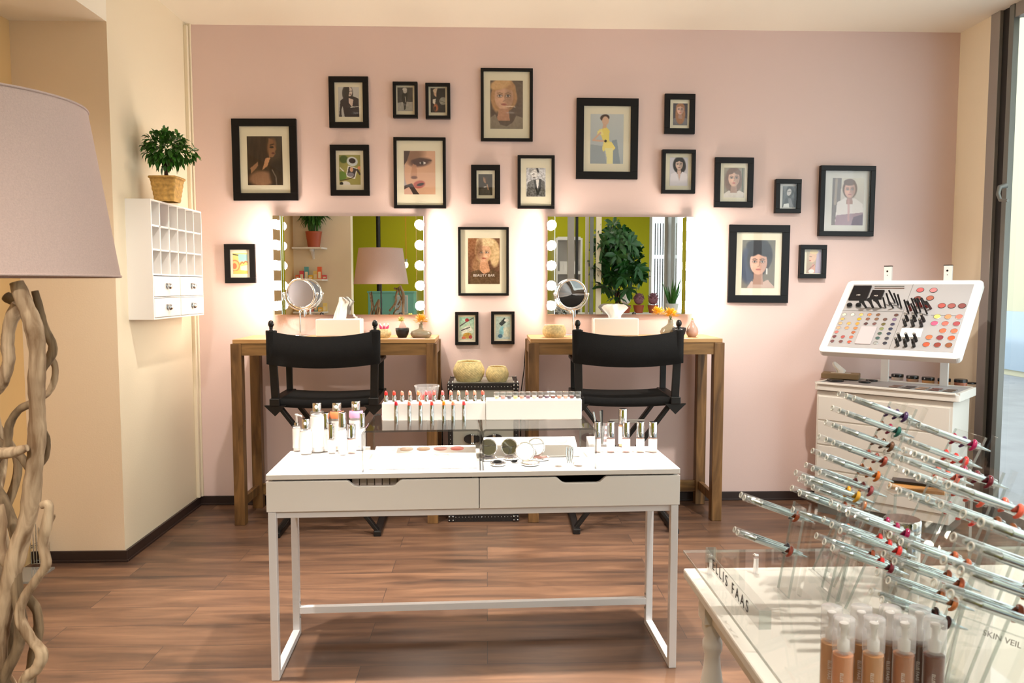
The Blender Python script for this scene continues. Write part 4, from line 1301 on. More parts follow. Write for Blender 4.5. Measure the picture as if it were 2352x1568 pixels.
# ================================================================ SHELF CABINET AND PLANT ON THE LEFT WALL
def cubby_cabinet():
    y0, y1 = 4.19, 4.92
    z0, z1 = 1.252, 1.885
    dp = 0.132
    wd, h = y1 - y0, z1 - z0
    t = thing('wall_cabinet', 'white wall cabinet of small pigeonholes and four drawers on the cream wall', 'cabinet', (XL, y0, z0))
    c = MB()
    th = 0.009
    c.box(0.0005, th, th, 0.006, wd - th, h - th)
    c.box(0, 0, 0, dp, th, h).box(0, wd - th, 0, dp, wd, h).box(0, th, 0, dp, wd - th, th).box(0, th, h - th, dp, wd - th, h)
    zc = h * 0.385
    c.box(0.006, th, zc - th, dp - 0.0005, wd - th, zc)
    rows = [zc + (h - th - zc) * i / 3 for i in range(4)]
    for i in (1, 2):
        c.box(0.006, th, rows[i] - th / 2, dp - 0.004, wd - th, rows[i] + th / 2)
    for j in range(1, 6):
        yy = wd * j / 6
        c.box(0.006, yy - 0.004, zc, dp - 0.004, yy + 0.004, h - th)
    zm = (zc - th) / 2
    c.box(0, th, zm - 0.003, dp - 0.003, wd - th, zm + 0.003).box(0, wd / 2 - 0.003, 0, dp - 0.003, wd / 2 + 0.003, zc)
    c.build('body', 'white', t)
    for (za, zb) in ((th + 0.002, zm - 0.005), (zm + 0.005, zc - th - 0.004)):
        for (ya, yb) in ((th + 0.002, wd / 2 - 0.005), (wd / 2 + 0.005, wd - th - 0.002)):
            d = MB().box(0.02, ya, za, dp + 0.002, yb, zb).build('drawer', 'white', t, bevel=0.002)
            cy, cz = (ya + yb) / 2, (za + zb) / 2
            MB().sphere((dp + 0.012, cy, cz), 0.021, 16, sc=(0.75, 1, 0.8)).box(dp + 0.001, cy - 0.024, cz - 0.004, dp + 0.004, cy + 0.024, cz + 0.018).build('cup_handle', 'silver', d)
    m = tag(MB().tube([(0, 0, 0), (0, 0.004, 0.075)], 0.008, 10, 0).tube([(0, 0.004, 0.076), (0, 0.0045, 0.09)], 0.006, 10, 1).build('lip_balm_tube', [cmat((240, 214, 214)), cmat((190, 50, 60))], loc=(XL + 0.09, y0 + 0.19, z0 + rows[2] + 0.0046)),
            'slim pale and red tube in the top row of the white wall cabinet', 'lip balm')
    tag(MB().box(0, 0, 0, 0.012, 0.06, 0.07).build('paper_card', cmat((214, 150, 150)), loc=(XL + 0.03, y0 + 0.14, z0 + rows[2] + 0.0046)), 'pink card behind the slim tube in the white wall cabinet', 'card')
    return z1


ZC = cubby_cabinet()


def leaves_blob(mb, c, rad, n, ln, wd, sc=(1, 1, 1), droop=0.3, shell=0.45, mi=0):
    c = Vector(c)
    for i in range(n):
        d = Vector((random.gauss(0, 1), random.gauss(0, 1), random.gauss(0, 1))).normalized()
        r = rad * (shell + (1 - shell) * random.random() ** 0.5)
        p = c + Vector((d.x * r * sc[0], d.y * r * sc[1], d.z * r * sc[2]))
        dr = (d + Vector((random.uniform(-.7, .7), random.uniform(-.7, .7), random.uniform(-.9, .5) - droop))).normalized()
        L = ln * random.uniform(0.7, 1.25)
        s = dr.cross(Vector((random.uniform(-.5, .5), random.uniform(-.5, .5), 1)))
        if s.length < 1e-3:
            continue
        s = s.normalized() * wd * random.uniform(0.8, 1.2)
        nrm = dr.cross(s).normalized() * wd * 0.35
        q1, q2, e = p + dr * L * 0.35, p + dr * L * 0.7, p + dr * L + Vector((0, 0, -L * 0.15))
        mb.add([p, q1 + s - nrm, q1, q1 - s - nrm, q2 + s * 0.8 - nrm, q2, q2 - s * 0.8 - nrm, e], [(0, 1, 2), (0, 2, 3), (1, 4, 5, 2), (2, 5, 6, 3), (4, 7, 5), (5, 7, 6)], mi, True)


pp = P(385, 455, Y=4.38)
pt = thing('potted_fig_tree', 'small round-crowned green tree in a square woven pot on the white wall cabinet', 'potted plant', (pp.x, 4.38, ZC + 0.001))
bsk = MB()
hp = 0.128
for k in range(11):
    z = hp * k / 10
    hw = 0.053 + 0.018 * k / 10 + (0.002 if k % 2 else 0)
    ring = []
    for i in range(56):
        a = 2 * PI * i / 56
        c_, s_ = math.cos(a), math.sin(a)
        q = hw / max(abs(c_), abs(s_)) ** 0.8 * (1 + 0.025 * math.sin(28 * a / 2 * 2 + k * PI))
        ring.append((q * c_, q * s_, z))
    if k:
        bsk.add(prev + ring, [(i, (i + 1) % 56, 56 + (i + 1) % 56, 56 + i) for i in range(56)], 0, True)
    prev = ring
bsk.tube([(0.073 / max(abs(math.cos(a)), abs(math.sin(a))) ** 0.8 * math.cos(a), 0.073 / max(abs(math.cos(a)), abs(math.sin(a))) ** 0.8 * math.sin(a), hp) for a in [i * 2 * PI / 48 for i in range(48)]], 0.007, 8, closed=True)
bsk.build('woven_pot', 'wicker', pt)
MB().box(-0.06, -0.06, hp - 0.03, 0.06, 0.06, hp - 0.02).build('soil', 'bark', pt)
MB().tube([(0, 0, hp - 0.02), (-0.004, 0, hp + 0.03), (0.0, 0.004, hp + 0.07), (0.002, 0, hp + 0.12)], [0.013, 0.01, 0.009, 0.008], 10).tube([(0, 0, hp + 0.06), (0.04, 0, hp + 0.12)], [0.006, 0.003], 8).tube([(0, 0, hp + 0.06), (-0.04, 0.01, hp + 0.13)], [0.006, 0.003], 8).build('trunk', 'bark', pt)
cr = MB()
leaves_blob(cr, (0, 0, hp + 0.158), 0.105, 520, 0.042, 0.0095, (1.0, 1.0, 0.92), 0.2, 0.2)
leaves_blob(cr, (0.1, 0.0, hp + 0.14), 0.05, 50, 0.04, 0.009, (1.2, 1, 0.7))
cr.tube([(0.05, 0, hp + 0.14), (0.12, 0, hp + 0.15), (0.165, 0, hp + 0.15)], 0.0015, 6)
leaves_blob(cr, (0.155, 0, hp + 0.148), 0.014, 8, 0.036, 0.008)
cr.build('foliage', 'leaf', pt)


# ================================================================ WHITE DESK
DW, DD, DH = 1.5, 0.405, 0.76
DO = Vector((-0.038, 2.80, 0))
DR = R(1.9)
TD = Matrix.Translation(DO) @ Matrix.Rotation(DR, 4, 'Z')


def dloc(p):
    """world point to desk coordinates"""
    return TD.inverted() @ p


def on_desk(px, py, z=DH):
    """point of the level z of the desk under a pixel"""
    return P(px, py, Z=z)


desk = thing('display_desk', 'white two-drawer desk on a white steel frame in the middle of the room', 'desk', DO, DR)
hw = DW / 2
MB().box(-hw, 0, DH - 0.02, hw, DD, DH).build('desk_top', 'white', desk, bevel=0.0025)
zb = 0.622
case = MB()
case.box(-hw + 0.004, 0.03, zb, -hw + 0.016, DD - 0.004, DH - 0.02).box(hw - 0.016, 0.03, zb, hw - 0.004, DD - 0.004, DH - 0.02).box(-hw + 0.004, DD - 0.016, zb, hw - 0.004, DD - 0.004, DH - 0.02)
case.box(-0.006, 0.03, zb, 0.006, DD - 0.01, DH - 0.02).box(-hw + 0.004, 0.03, zb, hw - 0.004, DD - 0.004, zb + 0.008)
case.build('case', 'white', desk)
for s, (n0, n1) in ((-1, (-0.463, -0.272)), (1, (0.291, 0.474))):
    xa, xb = (-hw, 0.008) if s < 0 else (0.011, hw)
    zt, zl = DH - 0.026, zb + 0.002
    c = 0.026
    q = 0.022
    poly = [(xa, zl), (xb, zl), (xb, zt), (n1 + 0.004, zt), (n1 - 0.004, zt - 0.003), (n1 - c + 0.004, zt - q + 0.003), (n1 - c - 0.008, zt - q), (n0 + c + 0.008, zt - q), (n0 + c - 0.004, zt - q + 0.003), (n0 + 0.004, zt - 0.003), (n0 - 0.004, zt), (xa, zt)]
    d = MB().prism(poly, -0.018, 0, T=Matrix.Rotation(PI / 2, 4, 'X')).build('drawer', 'white', desk, bevel=0.0012)
    tr = MB().box(xa + 0.02, 0.019, zl + 0.008, xb - 0.02, 0.36, zl + 0.012)
    tr.box(xa + 0.02, 0.35, zl + 0.012, xb - 0.02, 0.36, DH - 0.06)
    tr.build('drawer_tray', 'drawerdark', d)
for i in range(7):
    x = -0.452 + i * 0.0275
    o = MB().box(0, 0, 0, 0.025, 0.05, 0.094).build('powder_case', cmat((190, 172, 160) if i % 3 else (206, 186, 180)), bevel=0.002)
    o.matrix_world = TD @ Matrix.Translation((x, 0.04, zb + 0.016))
    tag(o, 'beige case in the left desk drawer, %s from the left' % ['first', 'second', 'third', 'fourth', 'fifth', 'sixth', 'last'][i], 'makeup case', 'row of beige cases in the left desk drawer')
for s in (-1, 1):
    x0 = s * (hw - 0.028) - 0.014 * 1
    x0 = -hw + 0.004 if s < 0 else hw - 0.032
    k = MB()
    for y in (0.002, DD - 0.035):
        k.box(x0, y, 0, x0 + 0.028, y + 0.028, zb)
    k.box(x0, 0.03, 0, x0 + 0.028, DD - 0.035, 0.026).box(x0, 0.03, zb - 0.027, x0 + 0.028, DD - 0.035, zb)
    k.build('leg_frame', 'metalwhite', desk, bevel=0.002)
MB().box(-hw + 0.032, DD - 0.06, zb - 0.036, hw - 0.032, DD - 0.04, zb - 0.001).build('rail', 'metalwhite', desk, bevel=0.0015)
MB().box(-hw + 0.032, 0.012, zb - 0.024, hw - 0.032, 0.03, zb).build('rail', 'metalwhite', desk, bevel=0.0015)
st = MB().box(-hw + 0.032, DD - 0.035, 0.092, hw - 0.032, DD - 0.010, 0.12).build('stretcher', 'metalwhite', desk, bevel=0.0015)
sc_ = MB()
for s in (-1, 1):
    for z in (0.075, 0.135, zb - 0.05):
        sc_.sphere((s * (hw - 0.034), DD - 0.022, z), 0.005, 8, sc=(0.5, 1, 1))
sc_.build('screws', 'alu', desk)

# clear risers
RZ = 0.912


def riser(x0, x1, label):
    t = thing('acrylic_riser', label, 'display riser', (0, 0, 0), group='clear acrylic risers on the white desk')
    t.matrix_world = TD @ Matrix.Translation((0, 0, DH + 0.0002))
    th, r = 0.007, 0.016
    h = RZ - DH
    ou, inn = [], []
    for a in range(7):
        an = PI - a * PI / 12
        ou.append((x0 + r + r * math.cos(an), h - r + r * math.sin(an)))
        inn.append((x0 + r + (r - th) * math.cos(an), h - r + (r - th) * math.sin(an)))
    for a in range(7):
        an = PI / 2 - a * PI / 12
        ou.append((x1 - r + r * math.cos(an), h - r + r * math.sin(an)))
        inn.append((x1 - r + (r - th) * math.cos(an), h - r + (r - th) * math.sin(an)))
    ou = [(x0, 0)] + ou + [(x1, 0)]
    inn = [(x0 + th, 0)] + inn + [(x1 - th, 0)]
    n = len(ou)
    y0, y1 = 0.012, DD - 0.02
    vs = [(x, y0, z) for x, z in ou] + [(x, y0, z) for x, z in inn] + [(x, y1, z) for x, z in ou] + [(x, y1, z) for x, z in inn]
    mb = MB()
    f0, f1 = [], []
    for i in range(n - 1):
        f0 += [(i, i + 1, 2 * n + i + 1, 2 * n + i), (n + i, 3 * n + i, 3 * n + i + 1, n + i + 1)]
        f1 += [(i, n + i, n + i + 1, i + 1), (2 * n + i, 2 * n + i + 1, 3 * n + i + 1, 3 * n + i)]
    mb.add(vs, f0, 0, False)
    mb.add(vs, f1 + [(0, 2 * n, 3 * n, n), (n - 1, 2 * n - 1, 4 * n - 1, 3 * n - 1)], 1, False)
    mb.build('bent_sheet', ['acrylic', 'riseredge'], t)
    return t


riser(-0.413, 0.018, 'clear acrylic riser on the left of the white desk, carrying the lipsticks')
riser(0.021, 0.441, 'clear acrylic riser on the right of the white desk, carrying the small jars')

# white display blocks on the risers
YBK = 3.005
zt_l = P(1000, 925, Y=YBK).z
zt_r = P(1250, 918, Y=YBK).z
xa, xm, xb = P(877, 940, Y=YBK).x, P(1116, 940, Y=YBK).x, P(1337, 940, Y=YBK).x
for x0, x1, zt, lb in ((xa, xm - 0.001, zt_l, 'white display block carrying the row of lipsticks'), (xm + 0.001, xb, zt_r, 'white display block carrying the row of small clear jars')):
    o = MB().box(0, 0, 0, x1 - x0, 0.075, zt - RZ - 0.0006).build('display_block', 'white', loc=(x0, YBK, RZ + 0.0006), bevel=0.003)
    o.rotation_euler = (0, 0, R(1.0))
    tag(o, lb, 'display block')

# lipsticks
LIP_B = [(887, 'scarlet', (212, 40, 40)), (905.5, 'red-orange', (214, 60, 44)), (924, 'salmon', (236, 130, 108)), (942, 'pale peach', (240, 160, 140)), (961, 'orange', (238, 130, 84)), (979.5, 'pink', (226, 100, 104)),
         (997.5, 'coral', (226, 104, 92)), (1016.7, 'rose', (206, 96, 96)), (1035.8, 'dusty rose', (220, 120, 104)), (1053.4, 'apricot', (242, 170, 142)), (1072.4, 'light coral', (232, 128, 112)), (1090.4, 'soft peach', (238, 146, 120)), (1109, 'brick', (206, 92, 76))]
LIP_F = [(910, 'dark red', (170, 16, 36)), (940, 'coral', (232, 96, 74)), (965.6, 'bright orange-red', (236, 76, 46)), (992, 'red', (222, 54, 48)), (1019.4, 'bright orange', (250, 120, 20)), (1040.7, 'salmon', (240, 128, 96)), (1065.6, 'crimson', (212, 62, 66))]


def lipstick(loc, rgb, label, full, group):
    t = thing('lipstick', label, 'lipstick', loc, random.uniform(-0.6, 0.6), group=group)
    h = 0.062 if full else 0.04
    r = 0.0085
    if full:
        MB().lathe([(r, 0), (r, 0.034), (r * 0.93, 0.0345), (r * 0.93, 0.062)], 20).build('case', 'silver', t)
    else:
        MB().lathe([(r, 0), (r, 0.016), (r * 0.9, 0.0165), (r * 0.9, 0.027)], 20).build('case', 'silver', t)
        h = 0.027
    b = MB().lathe([(r * 0.72, h), (r * 0.72, h + 0.010), (r * 0.6, h + 0.016), (r * 0.3, h + 0.020), (0, h + 0.0205)], 18, cap0=False)
    b.V = [Vector((v.x, v.y, v.z - max(0, v.z - h - 0.006) * max(0, (v.x + r) / r) * 0.28)) for v in b.V]
    b.build('bullet', cmat(rgb, 0.35), t)
    return t


for i, (px, cn, rgb) in enumerate(LIP_B):
    y = YBK + 0.03
    p = P(px, 925, Y=y)
    lipstick((p.x, y + (p.x - xa) * 0.0175, zt_l - 0.0002), rgb, '%s lipstick in the back row, %s from the left on the white block' % (cn, ['first', 'second', 'third', 'fourth', 'fifth', 'sixth', 'seventh', 'eighth', 'ninth', 'tenth', 'eleventh', 'twelfth', 'last'][i]), False, 'lipsticks standing on the white block')
for i, (px, cn, rgb) in enumerate(LIP_F):
    y = YBK - 0.016
    p = P(px, 960, Y=y)
    lipstick((p.x, y, RZ + 0.0006), rgb, '%s lipstick in the front row on the clear riser, %s from the left' % (cn, ['first', 'second', 'third', 'fourth', 'fifth', 'sixth', 'last'][i]), True, 'lipsticks standing in front of the white block')

# small clear jars
cols = [(206, 170, 140), (180, 120, 110), (60, 44, 60), (220, 180, 120), (196, 130, 110), (120, 70, 90), (226, 190, 170), (90, 50, 50), (80, 40, 70), (120, 60, 50), (170, 110, 90), (200, 150, 130), (110, 40, 36), (50, 44, 44)]
ord14 = ['first', 'second', 'third', 'fourth', 'fifth', 'sixth', 'seventh', 'eighth', 'ninth', 'tenth', 'eleventh', 'twelfth', 'thirteenth', 'last']
for i in range(14):
    y = YBK + 0.028
    p = P(1141 + i * 14.4, 917, Y=y)
    t = thing('pigment_jar', 'small clear lidded pigment jar on the white block, %s from the left' % ord14[i], 'jar', (p.x, y + (p.x - xm) * 0.0175, zt_r + 0.0004), group='small clear jars on the white block')
    MB().lathe([(0.0105, 0), (0.0115, 0.002), (0.0115, 0.012), (0.0105, 0.0135)], 20).build('jar', 'bottleglass', t)
    MB().lathe([(0.0088, 0.002), (0.0088, 0.0105)], 16).build('pigment', cmat(cols[i]), t)
    MB().lathe([(0.0115, 0.0138), (0.012, 0.015), (0.012, 0.0255), (0.011, 0.027)], 20).build('lid', 'tube', t)

# glass of lip glosses behind the blocks
gp = P(981, 945, Y=3.14)
t = thing('glass_tumbler', 'clear glass tumbler of lip gloss tubes behind the lipstick block', 'glass', (gp.x, 3.14, RZ + 0.0004))
MB().lathe([(0.034, 0), (0.035, 0.002), (0.049, 0.112), (0.052, 0.116), (0.051, 0.119), (0.047, 0.115), (0.033, 0.006), (0, 0.005)], 36, cap1=False).build('glass', 'bottleglass', t)
for i in range(11):
    a = i * 2.4
    p0 = Vector((gp.x + 0.014 * math.cos(a), 3.14 + 0.014 * math.sin(a), RZ + 0.008))
    p1 = Vector((gp.x + 0.034 * math.cos(a + 0.3), 3.14 + 0.034 * math.sin(a + 0.3), RZ + 0.075 + 0.012 * (i % 3)))
    rgb = [(214, 70, 80), (226, 110, 100), (196, 60, 70), (120, 60, 90), (232, 130, 90)][i % 5]
    o = MB().tube([p0, p1], 0.0065, 10, 0).tube([p1, p1 + (p1 - p0).normalized() * 0.018], 0.0055, 10, 1).build('lip_gloss', [cmat(rgb, 0.2), M['tube']])
    tag(o, '%s %s lip gloss tube in the clear tumbler, %s' % (['short', 'medium', 'tall'][i % 3], ['red', 'coral', 'dark red', 'plum', 'orange'][i % 5], (['leaning right', 'leaning back', 'leaning left', 'leaning forward'][int(((a + 0.3) % (2 * PI) + PI / 4) // (PI / 2)) % 4])), 'lip gloss', 'lip gloss tubes in the tumbler')

# palettes under the risers
def sample_tray(x0, x1, y0, y1, z0, z1, discs, label):
    t = thing('sample_tray', label, 'tester tray', (0, 0, 0))
    t.matrix_world = TD @ Matrix.Translation((0, 0, DH))
    vs = [(x0, y0, 0.001), (x1, y0, 0.001), (x1, y1, 0.001), (x0, y1, 0.001), (x0, y0, z0), (x1, y0, z0), (x1, y1, z1), (x0, y1, z1)]
    MB().add(vs, [(3, 2, 1, 0), (4, 5, 6, 7), (0, 1, 5, 4), (1, 2, 6, 5), (2, 3, 7, 6), (3, 0, 4, 7)], 0).build('tray', 'white', t, bevel=0.002)
    sl = (z1 - z0) / (y1 - y0)
    for x, y, r, rgb in discs:
        T = Matrix.Translation((x, y, z0 + sl * (y - y0))) @ Matrix.Rotation(math.atan(sl), 4, 'X')
        MB().lathe([(r, -0.001), (r, 0.0012), (0, 0.0013)], 28, T=T, cap0=False).build('sample_disc', cmat(rgb), t)
    return t


sample_tray(-0.395, 0.003, 0.05, 0.33, 0.006, 0.03, [(-0.372 + 0.034 + i * 0.0725 * 0.92, 0.285, 0.0265, c) for i, c in enumerate([(248, 230, 214), (250, 222, 200), (250, 210, 180), (248, 180, 172), (246, 130, 120)])],
            'sloping white tester tray with a row of peach discs under the left riser')
sample_tray(0.035, 0.41, 0.22, 0.36, 0.006, 0.055, [(0.2, 0.33, 0.026, (250, 228, 200)), (0.275, 0.33, 0.026, (250, 216, 180)), (0.35, 0.33, 0.026, (240, 176, 146))],
            'steep white tester block with peach discs under the right riser')

# compacts
CM = [((1122, 1056), (1122, 1030), 0.034, (40, 34, 36), 'leftmost open silver compact under the right riser', (60, 56, 60)),
      ((1174, 1054), (1170, 1032), 0.033, (60, 50, 46), 'second open silver compact from the left under the right riser', (200, 200, 204)),
      ((1218, 1067), (1206, 1037), 0.036, (222, 180, 146), 'open silver compact of beige powder, nearest under the right riser', (240, 222, 190)),
      ((1242, 1055), (1231, 1027), 0.035, (90, 54, 46), 'open silver compact of dark brown powder under the right riser', (76, 44, 38)),
      ((1144, 1068), None, 0.030, (50, 46, 48), 'low silver compact lying in front of the leftmost open one', None)]
for (bx_, by_), lid, r, powder, label, lidc in CM:
    p = on_desk(bx_, by_)
    t = thing('powder_compact', label, 'compact', (p.x, p.y, DH + 0.0003), group='silver compacts under the right riser')
    MB().lathe([(r * 0.8, 0), (r, 0.003), (r * 1.02, 0.007), (r, 0.010), (r * 0.84, 0.0105), (r * 0.82, 0.009), (0, 0.009)], 32, cap1=False).build('case', 'chrome', t)
    MB().lathe([(r * 0.8, 0.0092), (r * 0.7, 0.0106), (0, 0.0108)], 28, cap0=False).build('powder', cmat(powder), t)
    if lid:
        lp = P(lid[0], lid[1], Y=p.y + 0.028)
        T = Matrix.Translation((lp.x - p.x, 0.026, r + 0.009)) @ Matrix.Rotation(R(-10 + random.uniform(-8, 8)), 4, 'Z') @ Matrix.Rotation(R(72), 4, 'X')
        l = MB().lathe([(r * 0.86, -0.004), (r * 1.02, -0.003), (r * 1.03, 0.002), (r * 0.95, 0.004), (r * 0.88, 0.003)], 32, T=T, cap1=False).build('lid', 'chrome', t)
        MB().lathe([(r * 0.88, 0.0028), (0, 0.003)], 28, T=T, cap0=False).build('lid_mirror', 'mirror', l)
    else:
        MB().sphere((-0.002, 0.006, 0.0145), 0.017, 16, sc=(1, 0.8, 0.22)).build('puff', 'canvas', t)
for px, py, lb in ((1180, 1057, 'small black puff between the silver compacts'), (1243, 1053, 'black puff on the silver dish at the right end of the compacts')):
    p = on_desk(px, py)
    tag(MB().sphere((0, 0, 0.006), 0.014, 16, sc=(1, 0.8, 0.3)).build('powder_puff', 'canvas', loc=(p.x, p.y - 0.04, DH + 0.0005)), lb, 'puff')
p0 = on_desk(1266, 1074)
t = thing('cream_palette', 'clear palette of six skin-tone creams beside the tweezers under the right riser', 'palette', (p0.x, p0.y, DH + 0.0003), DR)
MB().box(0, 0, 0, 0.135, 0.115, 0.008).build('tray', 'bottleglass', t, bevel=0.001)
for i, c in enumerate([(250, 222, 196), (250, 216, 190), (250, 204, 180), (242, 186, 160), (240, 200, 170), (250, 210, 180)]):
    MB().lathe([(0.017, 0.0078), (0.017, 0.0092), (0, 0.0094)], 24, T=Matrix.Translation((0.03 + (i % 2) * 0.075, 0.022 + (i // 2) * 0.035, 0)) , cap0=False).build('cream', cmat(c), t)
for i, (px, lean) in enumerate(((1304, -0.004), (1308, 0.002), (1312, 0.006))):
    p = on_desk(px, 1070)
    top = P(px + lean * 500, 1026, Y=p.y + 0.02)
    m = MB()
    for s in (-1, 1):
        b0 = Vector((p.x + s * 0.001, p.y, DH + 0.011))
        m.tube([b0, b0.lerp(top, 0.3) + Vector((s * 0.002, 0, 0)), b0.lerp(top, 0.65) + Vector((s * 0.0035, 0, 0)), top + Vector((s * 0.001, 0, 0))], [0.001, 0.0022, 0.003, 0.0022], 8, flat=0.5)
    tag(m.build('tweezers', 'silver'), ['leftmost', 'middle', 'rightmost'][i] + ' of the three silver tweezers standing on the cream palette', 'tweezers', 'tweezers under the right riser')


# ================================================================ BOTTLES ON THE DESK
def bottle(px0, px1, ytop, ybot, kind, label, group, liq=(250, 244, 244), band=None, bodyf=0.62):
    p = on_desk((px0 + px1) / 2, ybot - 2)
    sc = depth(p) / F_PX
    r = (px1 - px0) / 2 * sc
    H = (ybot - ytop) * sc
    p.z = DH + 0.0004
    t = thing('cosmetic_bottle', label, 'bottle', p, group=group)
    hb = H * bodyf
    body = MB().lathe([(r * 0.93, 0), (r, 0.002), (r, hb * 0.95), (r * 0.9, hb)], 28).build('glass_body', 'bottleglass', t)
    MB().lathe([(r * 0.86, 0.005), (r * 0.86, hb * 0.93)], 24).build('liquid', liquid(liq), t)
    MB().lathe([(r * 1.006, hb * 0.14), (r * 1.006, hb * (0.78 if band else 0.88))], 28, cap0=False, cap1=False).build('paper_label', 'label', t)
    if band:
        MB().lathe([(r * 1.008, hb * 0.84), (r * 1.008, hb * 0.97), (r * 0.9, hb * 1.01)], 28, cap0=False, cap1=False).build('colour_band', cmat(band, 0.2), t)
    if kind == 'cap':
        MB().lathe([(r * 0.94, hb), (r * 0.94, H - 0.002), (r * 0.88, H)], 28).build('cap', 'chrome', t)
    elif kind == 'spray':
        c = MB().lathe([(r * 0.62, hb), (r * 0.62, H - 0.004), (r * 0.56, H)], 26).build('spray_cap', 'chrome', t)
        MB().sphere((0, -r * 0.56, hb + (H - hb) * 0.55), r * 0.26, 12, sc=(1, 0.5, 1.2)).build('nozzle', 'white', c)
    elif kind == 'pump':
        MB().lathe([(r * 0.55, hb), (r * 0.55, hb + 0.012)], 22).build('collar', 'chrome', t)
        MB().lathe([(r * 0.25, hb + 0.012), (r * 0.22, H - 0.008), (r * 0.42, H - 0.007), (r * 0.4, H)], 18).tube([(0, 0, H - 0.004), (0.02, -0.012, H - 0.005), (0.025, -0.015, H - 0.009)], 0.0035, 8).build('pump_head', 'white', t)
    return t


GL = 'bottles at the left end of the white desk'
bottle(673, 692, 952, 1038, 'pump', 'small white pump bottle at the far left end of the white desk', GL, bodyf=0.7)
bottle(690, 717, 963, 1045, 'spray', 'clear spray bottle with short chrome top in front of the white pump bottle', GL, bodyf=0.74)
bottle(714, 746, 926, 1040, 'spray', 'tall opaque white bottle with chrome spray top', GL, bodyf=0.83)
bottle(740, 758, 949, 1039, 'cap', 'slim chrome-capped bottle right beside the tall white bottle', GL, bodyf=0.63)
bottle(759, 792, 926, 1036, 'spray', 'white bottle with an orange shoulder band and chrome spray top', GL, (250, 232, 222), (226, 130, 84), 0.82)
bottle(803, 835, 922, 1035, 'spray', 'white bottle with a lilac shoulder band and chrome spray top', GL, (248, 236, 244), (206, 160, 196), 0.80)
bottle(778, 797, 948, 1047, 'cap', 'taller chrome-capped bottle between the orange-banded and lilac-banded ones', GL, bodyf=0.66)
bottle(823, 840, 949, 1036, 'cap', 'chrome-capped bottle tucked between the lilac-banded bottle and the riser', GL, bodyf=0.64)
bottle(753, 771, 974, 1043, 'cap', 'short chrome-capped bottle before the orange-banded one', GL, bodyf=0.52)
bottle(798, 818, 975, 1043, 'cap', 'short chrome-capped bottle with pinkish fluid nearest the left riser', GL, (236, 190, 180), bodyf=0.55)
GR = 'chrome-capped foundation bottles at the right end of the desk'
FD = [(1364, 1380, (206, 150, 140), 'leftmost, half hidden by the riser edge'), (1393, 1412, (196, 136, 124), 'second from the left'), (1428, 1447, (190, 126, 114), 'third from the left, before the orange bottle'),
      (1461, 1480, (214, 162, 140), 'fourth from the left'), (1489, 1509, (222, 170, 152), 'rightmost on the desk')]
bottle(1420, 1440, 940, 1028, 'cap', 'tall orange bottle with chrome cap behind the foundation bottles', GR, (238, 160, 90), None, 0.62)
for x0, x1, c, wh in FD:
    bottle(x0, x1, 970, 1041, 'cap', 'chrome-capped foundation bottle, ' + wh, GR, c, bodyf=0.52)
p = on_desk(1383, 1024)
t = thing('glass_cup', 'clear glass cup of makeup pencils behind the foundation bottles', 'cup', (p.x, p.y, DH + 0.0004))
MB().lathe([(0.034, 0), (0.036, 0.003), (0.038, 0.092), (0.036, 0.092), (0.034, 0.008), (0, 0.006)], 32, cap1=False).build('cup', 'bottleglass', t)
for i, (tx, ty, m, nm) in enumerate(((1363, 945, 'silver', 'silver'), (1383, 941, 'canvas', 'black'), (1379, 944, 'alugrey', 'grey'))):
    top = P(tx, ty, Y=p.y + 0.01)
    o = MB().tube([(p.x - 0.012 + i * 0.008, p.y, DH + 0.01), top], 0.0042, 10).build('makeup_pencil', m)
    tag(o, nm + ' makeup pencil leaning in the glass cup on the desk', 'pencil', 'pencils in the glass cup')
for i in range(3):
    o = MB()
    a = Vector((p.x + 0.006 + i * 0.009, p.y - 0.016, DH + 0.01))
    b = P(1394 + i * 5, 972, Y=p.y - 0.01)
    for k in range(8):
        o.tube([a.lerp(b, k / 8), a.lerp(b, (k + 1) / 8)], 0.0045, 10, k % 2)
    tag(o.build('striped_tube', ['label', cmat((150, 120, 124))]), ['leftmost', 'middle', 'rightmost'][i] + ' striped pink and white tube in the glass cup', 'makeup tube', 'striped tubes in the glass cup')


# ================================================================ CORNER DISPLAY CABINET
CZ = 0.832
CA = R(-44.5)
CO = Vector((2.045, 4.815, 0))
TC = Matrix.Translation(CO) @ Matrix.Rotation(CA, 4, 'Z')
cab = thing('drawer_cabinet', 'white four-drawer makeup cabinet with a tilted display board, standing across the corner', 'cabinet', CO, CA)
CW, CDp = 0.815, 0.405
MB().box(0.012, 0.03, 0.07, CW - 0.035, CDp - 0.005, CZ - 0.055).build('body', 'whitematte', cab, bevel=0.003)
MB().box(0.03, 0.045, 0.0, CW - 0.05, CDp - 0.02, 0.07).build('plinth', 'alugrey', cab)
for i in range(4):
    z1 = CZ - 0.085 - i * 0.155
    MB().box(0.024, 0.022, z1 - 0.15, CW - 0.05, 0.032, z1 - 0.004).build('drawer', 'whitematte', cab, bevel=0.002)
pts = []
for cx, cy, a0 in ((CW - 0.03, 0.03, -PI / 2), (CW - 0.03, CDp - 0.02, 0), (0.03, CDp - 0.02, PI / 2), (0.03, 0.03, PI)):
    for k in range(6):
        a = a0 + k * PI / 10
        pts.append((cx + 0.03 * math.cos(a), cy + 0.02 * math.sin(a)))
MB().prism(pts, CZ - 0.05, CZ - 0.008).build('tray_top', 'whitematte', cab, bevel=0.003)
rim = MB().box(0.02, 0.0, CZ - 0.012, CW - 0.02, 0.022, CZ).box(0.02, CDp - 0.022, CZ - 0.012, CW - 0.02, CDp, CZ).box(0, 0.02, CZ - 0.012, 0.022, CDp - 0.02, CZ).box(CW - 0.022, 0.02, CZ - 0.012, CW, CDp - 0.02, CZ)
